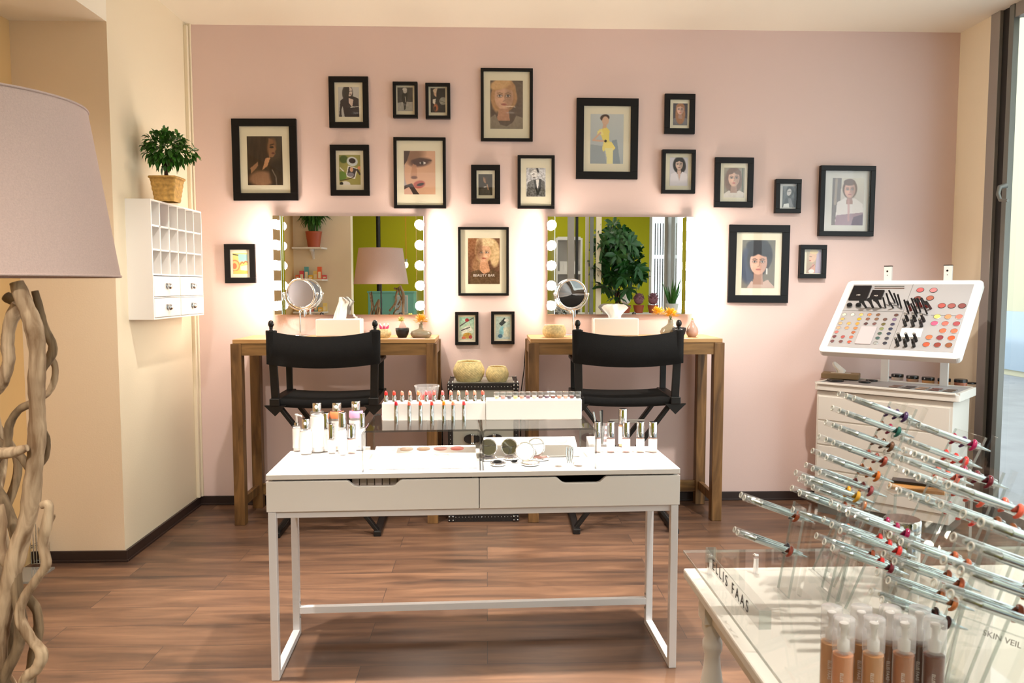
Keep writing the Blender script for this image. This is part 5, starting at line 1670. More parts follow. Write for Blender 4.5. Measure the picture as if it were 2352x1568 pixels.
rim.build('rim', 'whitematte', cab, bevel=0.002)
MB().box(0.022, 0.022, CZ - 0.009, CW - 0.022, CDp - 0.022, CZ - 0.006).build('tray_inlay', 'panelgrey', cab)
# posts
PT = []
for px in (2040, 2178):
    # the post stands on the back rim line
    base = None
    best = None
    for i in range(200):
        u = CW * i / 199
        q = TC @ Vector((u, CDp - 0.03, 1.5))
        v = q - EYE
        x = 1176 + F_PX * v.dot(RT) / v.dot(FW)
        if best is None or abs(x - px) < best[0]:
            best = (abs(x - px), u)
    PT.append(best[1])
for u in PT:
    p_ = MB().box(u - 0.022, CDp - 0.036, CZ - 0.006, u + 0.022, CDp - 0.012, 1.552).build('post', 'white', cab, bevel=0.001)
    MB().box(u - 0.023, CDp - 0.037, 1.552, u + 0.023, CDp - 0.011, 1.557).build('cap', 'blackplastic', p_)
    MB().cyl((u - 0.002, CDp - 0.0372, 1.522), (u - 0.002, CDp - 0.035, 1.522), 0.006, n=14).cyl((u - 0.002, CDp - 0.0372, 1.497), (u - 0.002, CDp - 0.035, 1.497), 0.0025, n=10).build('bolt_hole', 'blackplastic', p_)

# tilted display panel, on the posts
ux = TC.to_3x3() @ Vector((1, 0, 0))
vy = TC.to_3x3() @ Vector((0, 1, 0))
zp = 1.035
PBL = P(1878, 806, Z=zp)
off = (TC.inverted() @ PBL).y
PBL += vy * (-0.0 - off) * 0.0
tl = ray(1949, 644)
# solve EYE + t*ray = PBL + a*vy + h*z
A_ = np.array([[tl.x, -vy.x, 0], [tl.y, -vy.y, 0], [tl.z, -vy.z, -1]])
t_, a_, h_ = np.linalg.solve(A_, np.array(PBL - EYE))
slope = Vector(vy * a_ + Vector((0, 0, h_)))
PH_ = slope.length
ey = slope.normalized()
ez = ux.cross(ey)
PWD = (P(2212, 822, Z=zp) - PBL).length
PM = Matrix(((ux.x, ey.x, ez.x, PBL.x), (ux.y, ey.y, ez.y, PBL.y), (ux.z, ey.z, ez.z, PBL.z), (0, 0, 0, 1)))
rr = 0.03
pts = []
for cx, cy, a0 in ((PWD - rr, rr, -PI / 2), (PWD - rr, PH_ - rr, 0), (rr, PH_ - rr, PI / 2), (rr, rr, PI)):
    for k in range(6):
        a = a0 + k * PI / 10
        pts.append((cx + rr * math.cos(a), cy + rr * math.sin(a)))
pan = MB().prism(pts, -0.04, 0).build('display_board', 'white', cab, bevel=0.004)
pan.matrix_local = TC.inverted() @ PM
MB().box(0.045, 0.045, 0.0, PWD - 0.045, PH_ - 0.04, 0.0016).build('grey_insert', 'panelgrey', pan)
dv = MB()
dv.box(0.045, PH_ * 0.555, 0.0016, PWD * 0.52, PH_ * 0.555 + 0.002, 0.003).box(PWD * 0.515, 0.045, 0.0016, PWD * 0.517, PH_ - 0.04, 0.0026).box(PWD * 0.72, PH_ * 0.52, 0.0016, PWD - 0.05, PH_ * 0.52 + 0.002, 0.003)
dv.build('divider', 'alugrey', pan)
PN = ez
PO = PBL + ez * 0.0016


def zz(u, v):
    return 1840 + u / 4.594, 600 + v / 4.594


def on_panel(u, v):
    """zoom coordinates of the detail view -> panel coordinates"""
    q = P_plane(*zz(u, v), PO, PN)
    return PM.inverted() @ q


RN = ['top', 'second', 'third', 'fourth', 'fifth', 'sixth', 'bottom']
CN = ['first', 'second', 'third', 'fourth', 'fifth', 'sixth', 'last']
EYES = [
    [((457, 563), (226, 220, 190)), ((545, 563), (236, 230, 205)), ((635, 565), (240, 186, 110)), ((724, 565), (200, 130, 80)), ((815, 567), (124, 86, 60)), None, ((1005, 570), (96, 62, 54))],
    [((438, 610), (226, 166, 96)), None, ((614, 612), (226, 164, 30)), ((705, 612), (130, 84, 66)), ((798, 612), (124, 90, 66)), ((888, 616), (100, 66, 56)), ((985, 616), (124, 98, 130))],
    [((415, 657), (220, 166, 124)), ((505, 658), (240, 166, 92)), ((595, 660), (226, 150, 66)), ((685, 662), (84, 54, 54)), ((775, 662), (116, 80, 76)), ((870, 666), (104, 92, 50)), ((966, 667), (62, 58, 84))],
    [((395, 702), (226, 164, 130)), ((484, 705), (236, 150, 104)), ((575, 708), (206, 126, 70)), None, None, ((850, 714), (130, 136, 84)), ((945, 716), (50, 54, 78))],
    [((375, 748), (204, 112, 104)), None, ((553, 753), (170, 92, 56)), None, None, ((830, 764), (72, 90, 78)), ((925, 766), (48, 52, 74))],
    [((353, 796), (110, 62, 66)), ((442, 799), (166, 80, 76)), ((530, 802), (206, 104, 76)), None, None, ((808, 812), (66, 90, 86)), ((905, 816), (64, 62, 70))],
    [((330, 845), (116, 76, 78)), ((420, 848), (112, 72, 70)), ((510, 853), (200, 80, 56)), None, None, ((788, 862), (150, 150, 146)), ((884, 866), (50, 48, 58))],
]


def pan_disc(x, y, r, rgb, label, group, name='eyeshadow_pan', cat='makeup pan', ring=None):
    m = MB()
    m.lathe([(r, 0), (r, 0.003), (r * 0.92, 0.0032)], 24, 1, cap1=False)
    m.lathe([(r * 0.92, 0.0024), (0, 0.0026)], 24, 0, cap0=False)
    o = m.build(name, [cmat(rgb, 0.7), M[ring] if ring else M['silver']])
    o.matrix_world = PM @ Matrix.Translation((x, y, 0.0018))
    return tag(o, label, cat, group)


for i, row in enumerate(EYES):
    for j, e in enumerate(row):
        if not e:
            continue
        q = on_panel(*e[0])
        pan_disc(q.x, q.y, 0.0128, e[1], 'small eyeshadow pan on the tilted board, %s row, %s column' % (RN[i], CN[j]), 'small eyeshadow pans on the tilted board')
BL = [[((1437, 585), (220, 196, 110)), ((1552, 587), (226, 140, 96)), ((1670, 588), (240, 116, 100))], [((1408, 657), (214, 90, 124)), ((1522, 659), (196, 106, 92)), ((1642, 661), (164, 72, 76))],
      [None, ((1497, 735), (216, 104, 70)), ((1617, 738), (220, 108, 76))], [((1352, 804), (196, 110, 72)), ((1466, 809), (132, 52, 56)), ((1588, 812), (210, 84, 40))],
      [((1322, 880), (190, 84, 50)), ((1440, 885), (136, 54, 38)), ((1560, 888), (140, 80, 44))]]
for i, row in enumerate(BL):
    for j, e in enumerate(row):
        if e:
            q = on_panel(*e[0])
            pan_disc(q.x, q.y, 0.0195, e[1], 'large blusher pan at the right of the tilted board, %s row, %s column' % (['top', 'second', 'third', 'fourth', 'bottom'][i], ['left', 'middle', 'right'][j]), 'large blusher pans on the tilted board', 'blusher_pan')
TP = [((1258, 305), (206, 92, 92), 'top left of the five'), ((1398, 307), (206, 124, 124), 'top right'), ((1362, 390), (166, 92, 70), 'below the top right one'), ((1230, 395), (120, 60, 50), 'behind the gloss tubes'),
      ((1485, 470), (180, 84, 76), 'left of the lower three'), ((1590, 472), (156, 86, 80), 'middle of the lower three'), ((1700, 472), (130, 70, 66), 'right of the lower three')]
for (c, rgb, wh) in TP:
    q = on_panel(*c)
    pan_disc(q.x, q.y, 0.021, rgb, 'dark-ringed blusher tester on the tilted board, ' + wh, 'dark-ringed blusher testers', 'blusher_tester', ring='blackplastic')


def slab(u0, v0, u1, v1, h, name, m, label, cat, txt=None, lean=0):
    a, b = on_panel(u0, v1), on_panel(u1, v1)
    c = on_panel(u0 + (v1 - v0) * 0.34, v0)
    wd_, hh = (b - a).length, abs(c.y - a.y)
    t = thing(name, label, cat)
    t.matrix_world = PM @ Matrix.Translation((a.x, a.y, 0.002)) @ Matrix.Rotation(lean, 4, 'X')
    MB().box(0, 0, 0, wd_, hh, h).build('case', m, t, bevel=0.002)
    if txt:
        text_obj('lettering', txt, 0.016, M['inkwhite'], t, Matrix.Translation((wd_ * 0.48, hh * 0.3, h + 0.0006)) @ Matrix.Rotation(-PI / 2, 4, 'X'))
    return t


slab(500, 268, 690, 415, 0.012, 'makeup_palette', 'blackplastic', 'larger black palette case lettered HD on the tilted board', 'palette', 'HD')
slab(720, 315, 850, 405, 0.012, 'makeup_palette', 'blackplastic', 'smaller black palette case lettered HD on the tilted board', 'palette', 'HD')
slab(565, 690, 735, 872, 0.006, 'board_mirror', cmat((196, 184, 186), 0.15), 'pale flat mirror plate lying among the eyeshadow pans', 'mirror')
slab(1030, 705, 1260, 800, 0.004, 'swatch_card', 'white', 'white swatch card between the black bottles on the tilted board', 'card')
slab(775, 262, 1090, 270, 0.004, 'brow_stencil', 'alugrey', 'thin grey strip at the top edge of the tilted board', 'makeup tool')
slab(775, 282, 1090, 290, 0.004, 'brow_stencil', cmat((120, 96, 86)), 'thin brownish strip under the top grey one on the tilted board', 'makeup tool')


def upright(u0, v0, u1, v1, r, mats, name, label, cat, group, prof=None, n=12):
    """an item standing out of the board: foot at (u1, v1), top seen at (u0, v0)"""
    foot = on_panel(u1, v1)
    fw = PM @ foot
    # top on the vertical plane through the foot, facing the viewer
    d = ray(*zz(u0, v0))
    nrm = Vector((FW.x, FW.y, 0)).normalized()
    lift = PM.to_3x3() @ Vector((0, 0, 1))
    o_ = fw - nrm * 0.035
    topp = P_plane(*zz(u0, v0), o_, nrm)
    L = (topp - fw).length
    q = (topp - fw).normalized().to_track_quat('Z', 'Y').to_matrix().to_4x4()
    m = MB()
    if prof:
        for i, pr_ in enumerate(prof):
            m.lathe([(a * r, b * L) for a, b in pr_], n, i)
    else:
        m.lathe([(r, 0), (r, L)], n)
    o = m.build(name, mats)
    o.matrix_world = Matrix.Translation(fw + lift * 0.002) @ q
    return tag(o, label, cat, group)


PENC = [((865, 385), (893, 497)), ((900, 340), (940, 470)), ((925, 420), (975, 497)), ((928, 310), (995, 445)), ((980, 340), (1028, 472)), ((1020, 352), (1062, 505)), ((1088, 410), (1138, 560)), ((1160, 450), (1225, 590)), ((1165, 392), (1230, 560)), ((1225, 420), (1262, 545)), ((1265, 400), (1335, 568))]
for i, (a, b) in enumerate(PENC):
    upright(*a, *b, 0.0052, ['blackplastic', 'silver'], 'makeup_pencil', 'thin black pencil standing on the tilted board, %s from the left' % (['first', 'second', 'third', 'fourth', 'fifth', 'sixth', 'seventh', 'eighth', 'ninth', 'tenth', 'last'][i]), 'pencil', 'black pencils on the tilted board',
            [[(1, 0.06), (1, 1)], [(0.9, 0), (0.9, 0.06)]])
BRU = [((640, 420), (688, 492)), ((720, 405), (762, 495)), ((790, 405), (845, 495))]
for i, (a, b) in enumerate(BRU):
    upright(*a, *b, 0.010, ['blackplastic', 'silver', 'canvas'], 'makeup_brush', 'short flared black brush on the tilted board, %s of three' % ['left', 'middle', 'right'][i], 'brush', 'short black brushes on the tilted board',
            [[(0.7, 0.08), (0.75, 0.5), (1.2, 0.92)], [(0.75, 0), (0.75, 0.08)], [(1.2, 0.92), (1.7, 1.0)]])
for i, (u, v) in enumerate(((515, 465), (610, 465))):
    q = on_panel(u, v + 12)
    m = MB().lathe([(0.017, 0), (0.018, 0.012)], 22, 1).lathe([(0.0165, 0.012), (0.015, 0.02), (0, 0.022)], 22, 0, cap0=False)
    o = m.build('powder_jar', ['canvas', 'tube'])
    o.matrix_world = PM @ Matrix.Translation((q.x, q.y, 0.002))
    tag(o, 'round clear jar of black powder on the tilted board, %s one' % ['left', 'right'][i], 'jar', 'black powder jars on the tilted board')
GLS = [((1120, 425), (1160, 520), (120, 40, 36)), ((1195, 400), (1232, 470), (130, 34, 34)), ((1225, 395), (1270, 480), (150, 44, 40)), ((1270, 395), (1322, 480), (170, 50, 44)), ((1320, 430), (1370, 500), (70, 30, 30)), ((1300, 430), (1340, 480), (190, 70, 60))]
for i, (a, b, rgb) in enumerate(GLS):
    upright(*a, *b, 0.0075, [cmat(rgb, 0.15), M['blackplastic']], 'lip_gloss', 'dark red gloss tube on the tilted board, %s from the left' % (CN[i] if i < 5 else 'last'), 'lip gloss', 'gloss tubes on the tilted board', [[(1, 0), (1, 0.6)], [(1, 0.6), (1, 1)]])
NP = [(1100, 560, 1125, 625), (1180, 560, 1205, 630), (1265, 560, 1298, 632), (1078, 605, 1103, 680), (1160, 605, 1185, 682), (1250, 607, 1272, 685), (1022, 760, 1045, 832), (1103, 760, 1128, 835), (1190, 762, 1215, 840), (995, 808, 1022, 890), (1082, 808, 1105, 895), (1170, 810, 1192, 898)]
for i, (a, b, c, d) in enumerate(NP):
    upright(a, b, c, d, 0.0095, ['blackplastic', 'silver'], 'mascara_bottle', 'small black bottle with silver top on the tilted board, %s cluster, %s row, %s' % (['upper', 'lower'][i // 6], ['back', 'front'][(i // 3) % 2], ['left', 'middle', 'right'][i % 3]), 'bottle', 'small black bottles on the tilted board',
            [[(1, 0), (1, 0.5), (0.8, 0.55), (0.85, 0.95)], [(0.7, 0.95), (0.7, 1.0)]], 14)

# things on the cabinet's tray
def tray_pt(u, v):
    return TC @ Vector((u, v, CZ - 0.006))


tb = P(1945, 868, Z=CZ)
o = tissue_box(1905, 1985, 851, tb.y - 0.07, 0.13, 'small brown tissue box with a pulled-up tissue on the cabinet tray', [(-0.025, 0.02, 0), (-0.03, 0.03, 0.02), (-0.05, 0.0, 0.045), (-0.055, -0.02, 0.062), (-0.05, -0.035, 0.075)], 'brownbox', CZ + 0.0003, R(-30), 0.034)
JC = [(210, 190, 176), (196, 150, 120), (206, 150, 96), (186, 130, 84), (176, 110, 84)]
for i, (u, v) in enumerate(((1015, 1250), (1175, 1268), (1340, 1285), (1508, 1298), (1683, 1308))):
    px, py = zz(u, v)
    q = P(px, py, Z=CZ - 0.005)
    t = thing('powder_jar', 'black-lidded jar of %s powder on the cabinet tray, %s from the left' % (['ivory', 'beige', 'sand', 'tan', 'brown'][i], ['first', 'second', 'third', 'fourth', 'last'][i]), 'jar', (q.x, q.y, CZ - 0.0055), group='black-lidded powder jars')
    MB().lathe([(0.034, 0), (0.035, 0.004), (0.035, 0.02)], 28).build('jar', cmat(JC[i], 0.2), t)
    MB().lathe([(0.0365, 0.02), (0.0365, 0.036), (0.034, 0.039)], 28).build('lid', 'blackplastic', t)
for i, (u, v, r) in enumerate(((360, 1262, 0.05), (670, 1278, 0.035), (745, 1262, 0.035), (905, 1228, 0.033), (1780, 1290, 0.035))):
    px, py = zz(u, v)
    q = P(px, py, Z=CZ - 0.005)
    m = MB().lathe([(r, 0), (r * 1.02, 0.004), (r, 0.009), (0, 0.0095)], 28)
    o = m.build('powder_compact', 'blackplastic', loc=(q.x, q.y, CZ - 0.0055))
    tag(o, 'flat black compact on the cabinet tray, %s' % ['largest, before the tissue box', 'nearest the front rim', 'right behind the front one', 'beside the left post', 'at the right end'][i], 'compact', 'flat black compacts on the cabinet tray')
for i in range(10):
    c = [(150, 110, 90), (60, 50, 54), (190, 150, 120), (120, 60, 50), (90, 60, 40)][i % 5]
    q = TC @ Vector((0.42 + (i % 5) * 0.072, 0.05 + (i // 5) * 0.075, CZ - 0.0055))
    o = MB().box(0, 0, 0, 0.06, 0.055, 0.006, 0).box(0.006, 0.006, 0.006, 0.054, 0.049, 0.0066, 1).build('powder_palette', ['tube', cmat(c)])
    o.location = q
    o.rotation_euler = (0, 0, CA)
    tag(o, 'clear square case in the cabinet tray, %s row, %s from the left' % (['front', 'back'][i // 5], CN[i % 5] if i % 5 < 4 else 'last'), 'makeup case', 'clear square cases before the powder jars')


# ================================================================ PEN DISPLAY TABLE
TX, TY, TZ = 0.453, 1.757, 0.78
pt_ = thing('side_table', 'white table with turned legs carrying the clear pen racks at the right front', 'table', (TX, TY, 0))
MB().box(0, -1.15, TZ - 0.022, 1.25, 0, TZ).build('table_top', 'whitematte', pt_, bevel=0.004)
MB().box(0.045, -1.10, TZ - 0.10, 1.2, -0.045, TZ - 0.022).build('apron', 'whitematte', pt_, bevel=0.002)
for lx, ly in ((0.055, -0.055), (1.19, -0.055), (0.055, -1.09), (1.19, -1.09)):
    pr0 = [(0.016, 0), (0.02, 0.02), (0.015, 0.05), (0.021, 0.10), (0.026, 0.2), (0.03, 0.34), (0.033, 0.44), (0.03, 0.50), (0.019, 0.575), (0.017, 0.60), (0.022, 0.615), (0.022, 0.63), (0.017, 0.64), (0.024, 0.66), (0.024, 0.68)]
    MB().lathe(pr0, 28, T=Matrix.Translation((lx, ly, 0))).box(lx - 0.026, ly - 0.026, 0.68, lx + 0.026, ly + 0.026, TZ - 0.022).build('leg', 'whitematte', pt_)
# clear sheet on standoffs above the table top
ZS = 0.822
sh = thing('acrylic_sheet', 'clear acrylic sheet raised on short standoffs over the white table', 'display sheet', (TX, TY, TZ))
MB().box(0.0, -1.1, ZS - TZ - 0.006, 1.2, 0.0, ZS - TZ).build('sheet', 'acrylic', sh)
e_ = MB().box(0.0, -0.001, ZS - TZ - 0.006, 1.2, 0.0, ZS - TZ).box(-0.001, -1.1, ZS - TZ - 0.006, 0.0, 0.0, ZS - TZ)
e_.build('polished_edge', 'acrylicedge', sh)
for x, y in ((0.05, -0.04), (0.155, -0.04), (0.6, -0.04), (1.15, -0.04), (0.05, -1.0), (1.15, -1.0)):
    MB().cyl((x, y, 0.0003), (x, y, ZS - TZ - 0.006), 0.006, n=14).sphere((x, y, ZS - TZ + 0.001), 0.006, 12, sc=(1, 1, 0.5)).build('standoff', 'chrome', sh)
# lettered clear bar along the left edge
a, b = P(1612, 1318, Z=ZS), P(1704, 1462, Z=ZS)
bar = thing('name_bar', 'clear acrylic bar with dark capital letters along the left edge of the sheet', 'sign', (TX + 0.028, 0, ZS + 0.0003))
yb1, yb0 = 1.675, 1.335
MB().box(0, yb0, 0, 0.022, yb1, 0.034).build('bar', 'acrylic', bar)
MB().box(0, yb0, 0, 0.022, yb0 + 0.001, 0.034).box(0, yb1 - 0.001, 0, 0.022, yb1, 0.034).box(0, yb0, 0.033, 0.001, yb1, 0.034).build('edges', 'acrylicedge', bar)
TL = Matrix.Translation((-0.001, (yb0 + yb1) / 2, 0.016)) @ Matrix.Rotation(-PI / 2, 4, 'Z')
text_obj('lettering', 'E L L I S   F A A S', 0.032, M['ink'], bar, TL)

# pens -------------------------------------------------------------
PL = 0.148
TILT = R(20)
PD = Vector((math.cos(TILT), 0, -math.sin(TILT)))
Q0 = Vector((math.cos(TILT), 0, -math.sin(TILT)))
CNAME = {'plum': (70, 40, 90), 'green': (30, 96, 84), 'brown': (104, 66, 40), 'terracotta': (150, 62, 44), 'orange': (206, 110, 34), 'gold': (214, 160, 40), 'rosewood': (150, 64, 66), 'magenta': (168, 20, 84), 'scarlet': (236, 60, 54),
         'crimson': (150, 16, 60), 'coral': (240, 104, 82), 'dark red': (110, 24, 40), 'copper': (190, 96, 56), 'amber': (200, 120, 70), 'deep brown': (60, 18, 14), 'peach': (240, 150, 104), 'pink': (214, 50, 100), 'grey': (60, 58, 66), 'rust': (160, 74, 40)}
_pen = {}


def pen(loc, cname, label, group, sc=1.0):
    if cname not in _pen:
        t = thing('cosmetic_pen', label, 'pen', loc, group=group)
        RX = Matrix.Rotation(PI / 2 + TILT, 4, 'Y')   # z axis of the lathe -> pen direction
        r = 0.006
        MB().lathe([(r * 0.6, 0.004), (r * 0.62, 0.0), (r * 1.0, 0.0), (r * 1.05, 0.002), (r, 0.004), (r, 0.036)], 18, T=RX, cap0=False, cap1=False).tube([RX @ Vector((r * 0.86 * math.cos(k * PI / 9), r * 0.86 * math.sin(k * PI / 9), 0.0005)) for k in range(18)], r * 0.2, 6, 1, closed=True).build('clear_cap', ['tube', 'rimclear'], t)
        MB().lathe([(r * 0.5, 0.014), (r * 0.72, 0.018), (r * 0.72, 0.034), (r, 0.036), (r * 1.02, 0.037), (r * 1.0, 0.039), (r * 1.0, 0.108), (r * 0.85, 0.110), (r * 0.82, 0.122), (r * 0.62, 0.125), (r * 0.2, 0.1475), (0.0, 0.148)], 18, T=RX).build('barrel', 'penmetal', t)
        sw = MB()
        n = 13
        pts, rad = [], []
        for i in range(n):
            a = R(-35) + i * R(205) / (n - 1)
            w_ = 1.35 + 1.0 * max(0, i / (n - 1) - 0.5)
            pts.append(RX @ Vector((-math.cos(a) * r * w_, -math.sin(a) * r * w_, 0.112 - 0.0004 * i)))
            rad.append(r * (0.25 + 0.42 * math.sin(PI * (i + 0.8) / (n + 1.2))))
        sw.tube(pts, rad, 10)
        sw.build('colour_swatch', cmat(CNAME[cname], 0.18), t)
        MB().lathe([(r * 1.1, 0.114), (r * 1.3, 0.115), (r * 1.3, 0.122), (r * 1.1, 0.123)], 16, T=RX, cap0=False, cap1=False).build('collar', 'tube', t)
        _pen[cname] = t
    else:
        t = dup(_pen[cname], loc, label, group=group)
    t.scale = (sc, sc, sc)
    return t


def rack(px, py, Y0, dpl, levels, across, dY, colours, desc, foot=ZS, sc=1.0, base=True, lean=R(22)):
    """px, py: open end of the farthest pen of the top level; dpl: pixel step per level"""
    s0 = P(px, py, Y=Y0)
    d = depth(s0)
    up = (RT * dpl[0] - UP * dpl[1]) * (d / F_PX)
    up.y = 0
    ph = 0.118 * sc
    LV = ['top', 'second', 'third', 'fourth', 'fifth', 'sixth', 'lowest']
    if levels < 7:
        LV = LV[:levels - 1] + ['lowest']
    AC = {1: [''], 2: ['farther', 'nearer'], 3: ['farthest', 'middle', 'nearest'], 4: ['farthest', 'second farthest', 'second nearest', 'nearest']}[across]
    for i in range(levels):
        for j in range(across):
            p = s0 + up * i + Vector((0, -dY * j, 0))
            c = colours[i] if not isinstance(colours[i], (list, tuple)) else colours[i][j]
            pen(p, c, ('%s-swatched pen, %s level%s, in the %s' % (c, LV[i], (', ' + AC[j] + ' one') if AC[j] else '', desc)), 'silver pens in the clear racks', sc)
    t = thing('pen_rack', 'clear acrylic pen rack, the ' + desc, 'pen rack')
    # front slab and rear strut follow the slope of the levels, from above the top level to the sheet
    ud = up.normalized()
    ctr0 = s0 + PD * ph
    top = ctr0 - ud * 0.022
    L = (top.z - foot - 0.004) / -ud.z
    bot = top + ud * L
    ya, yb = Y0 + 0.016, Y0 - dY * (across - 1) - 0.016
    th = 0.0045

    def slab_(mb, a, b, y0, y1, t_, mi):
        n = Vector((-ud.z, 0, ud.x)).normalized() * t_ / 2
        vs = [q + n * k + Vector((0, y - q.y, 0)) for q in (a, b) for y in (y0, y1) for k in (-1, 1)]
        mb.add(vs, [(0, 1, 3, 2), (4, 6, 7, 5), (0, 4, 5, 1), (2, 3, 7, 6), (0, 2, 6, 4), (1, 5, 7, 3)], mi)
    m = MB()
    slab_(m, top, bot, ya, yb, th, 0)
    for yy in (ya, yb - 0.0012):
        slab_(m, top, bot, yy, yy + 0.0012, th * 1.02, 1)
    m.build('holed_panel', ['acrylic', 'acrylicedge'], t)
    m = MB()
    sh_ = Vector((0.026, 0, 0))
    L2 = (top.z - 0.018 - foot - 0.004) / -ud.z
    slab_(m, top + sh_ + ud * 0.0, top + sh_ + ud * (L2 + 0.018 / -ud.z), ya - 0.006, ya - 0.018, th, 0)
    slab_(m, top + sh_, top + sh_ + ud * (L2 + 0.018 / -ud.z), yb + 0.018, yb + 0.006, th, 0)
    m.build('rear_strut', 'acrylic', t)
    if base:
        MB().box(min(bot.x, top.x) - 0.01, yb - 0.003, foot + 0.0002, bot.x + 0.045, ya + 0.003, foot + 0.004).build('base', 'acrylic', t)
    return t


rack(1926, 903.5, 1.60, (-14.3, 33.2), 7, 3, 0.034, ['plum', ['brown', 'crimson', 'green'], 'brown', 'terracotta', 'orange', 'rosewood', 'amber'], 'tallest back rack')
rack(1827, 1085, 1.50, (-8, 36), 2, 2, 0.04, ['gold', 'rust'], 'low rack before the tallest')
rack(1908, 1154, 1.395, (-16, 38.5), 3, 3, 0.034, ['magenta', 'scarlet', ['rust', 'scarlet', 'dark red']], 'rack left of the canister')
rack(1701, 1136, 1.50, (-13, 81), 2, 2, 0.020, [['grey', 'rust'], ['grey', 'terracotta']], 'leftmost low rack')
rack(1820, 1170, 1.43, (-13, 60), 1, 1, 0.03, ['copper'], 'single-pen rack')
rack(2069, 962.5, 1.60, (-17.5, 38), 3, 3, 0.034, [['crimson', 'plum', 'magenta'], 'scarlet', 'coral'], 'tall right back rack', sc=1.08)
rack(2075, 1033, 1.292, (-15.5, 42), 3, 3, 0.034, [['crimson', 'dark red', 'dark red'], 'coral', 'scarlet'], 'tall middle right rack')
rack(2147, 1101, 1.12, (-15, 44), 2, 2, 0.034, ['coral', 'amber'], 'small upper right rack')
rack(2043, 1228, 1.20, (-13, 44), 4, 2, 0.034, ['copper', 'copper', 'amber', 'deep brown'], 'rack right of the canister')
rack(2211, 1180, 0.90, (-20.5, 54), 4, 2, 0.034, ['peach', 'copper', 'amber', ['rust', 'deep brown']], 'nearest right rack')

# chrome canister with vertical lettering
cp = P(2073, 1190, Y=1.46)
t = thing('chrome_canister', 'polished chrome canister with a flat lid standing among the pen racks', 'canister', (cp.x, cp.y, ZS + 0.0003))
hc = cp.z - ZS
MB().lathe([(0.0315, 0), (0.033, 0.003), (0.033, hc - 0.026), (0.0322, hc - 0.0245)], 48).build('body', 'canister', t)
MB().lathe([(0.0325, hc - 0.0245), (0.0325, hc - 0.0225)], 48).build('seam', 'blackplastic', t)
MB().lathe([(0.0335, hc - 0.0225), (0.0335, hc - 0.003), (0.031, hc)], 48).build('lid', 'canister', t)
for i, ch_ in enumerate('FAAS'):
    an = R(-148)
    T = Matrix.Rotation(an + PI / 2, 4, 'Z') @ Matrix.Translation((0, -0.0334, hc - 0.05 - i * 0.018)) @ Matrix.Rotation(PI / 2, 4, 'Y')
    text_obj('letter', ch_, 0.017, M['ink'], t, T)

# foundation bottles in the front
FB = [((1939, 1418), (214, 140, 90), 'beige', 'front row, first from the left'), ((2008.6, 1418), (196, 134, 76), 'sand', 'front row, second from the left'), ((2079, 1418), (172, 104, 56), 'tan', 'front row, third from the left'), ((2149, 1420), (104, 44, 10), 'dark brown', 'front row, last'),
      ((1911, 1393), (206, 152, 104), 'light beige', 'back row, first from the left'), ((1979, 1393), (166, 112, 52), 'golden', 'back row, second from the left'), ((2045, 1394), (128, 80, 40), 'brown', 'back row, third from the left'), ((2113, 1395), (92, 52, 24), 'deep brown', 'back row, last')]
for (px, py), c, cn, wh in FB:
    q = P(px, py, Z=0.952)
    t = thing('foundation_bottle', '%s liquid foundation bottle with frosted cap, %s' % (cn, wh), 'bottle', (q.x, q.y, ZS + 0.0003), group='foundation bottles with frosted caps')
    h = 0.952 - ZS
    r = 0.0152
    MB().lathe([(r * 0.95, 0), (r, 0.003), (r, h * 0.58), (r * 0.96, h * 0.615), (r * 0.8, h * 0.63)], 30).build('glass_body', 'bottleglass', t)
    MB().lathe([(r * 0.93, 0.002), (r * 0.93, h * 0.585)], 28).build('liquid', cmat(c, 0.35), t)
    MB().lathe([(r * 0.55, h * 0.63), (r * 0.55, h * 0.74), (r * 0.28, h * 0.76), (r * 0.28, h * 0.88), (r * 0.45, h * 0.9), (r * 0.42, h * 0.94)], 20).build('pump', 'white', t)
    MB().lathe([(r * 1.0, h * 0.625), (r, h * 0.985), (r * 0.94, h), (0, h)], 30, cap0=False).build('cap', 'frost', t)
    vs, fs = text_mesh('ELLIS FAAS', 0.0062, 0.0002)
    an = R(-120)
    MB().add(vs, fs, 0, False, Matrix.Rotation(an + PI / 2, 4, 'Z') @ Matrix.Translation((0, -r - 0.0002, h * 0.30)) @ Matrix.Rotation(PI / 2, 4, 'Y')).build('lettering', 'inkwhite', t)

# clear stand lettered SKIN VEIL at the lower right
q = P(2292, 1470, Z=0.95)
t = thing('acrylic_stand', 'clear sloping acrylic stand lettered SKIN VEIL at the lower right', 'display stand', (q.x, q.y, 0.95), rot=(R(-28), R(14), R(-24)))
MB().box(-0.05, 0, -0.133, 0.075, 0.004, 0.04).build('plate', 'acrylic', t)
MB().box(-0.051, -0.001, -0.133, -0.047, 0.005, 0.04).box(0.071, -0.001, -0.133, 0.075, 0.005, 0.04).box(-0.05, -0.0005, 0.014, 0.075, 0.0045, 0.0155).build('edge', 'acrylicedge', t)
text_obj('lettering', 'SKIN VEIL', 0.011, M['inkgrey'], t, Matrix.Translation((0.004, -0.0015, 0.003)))
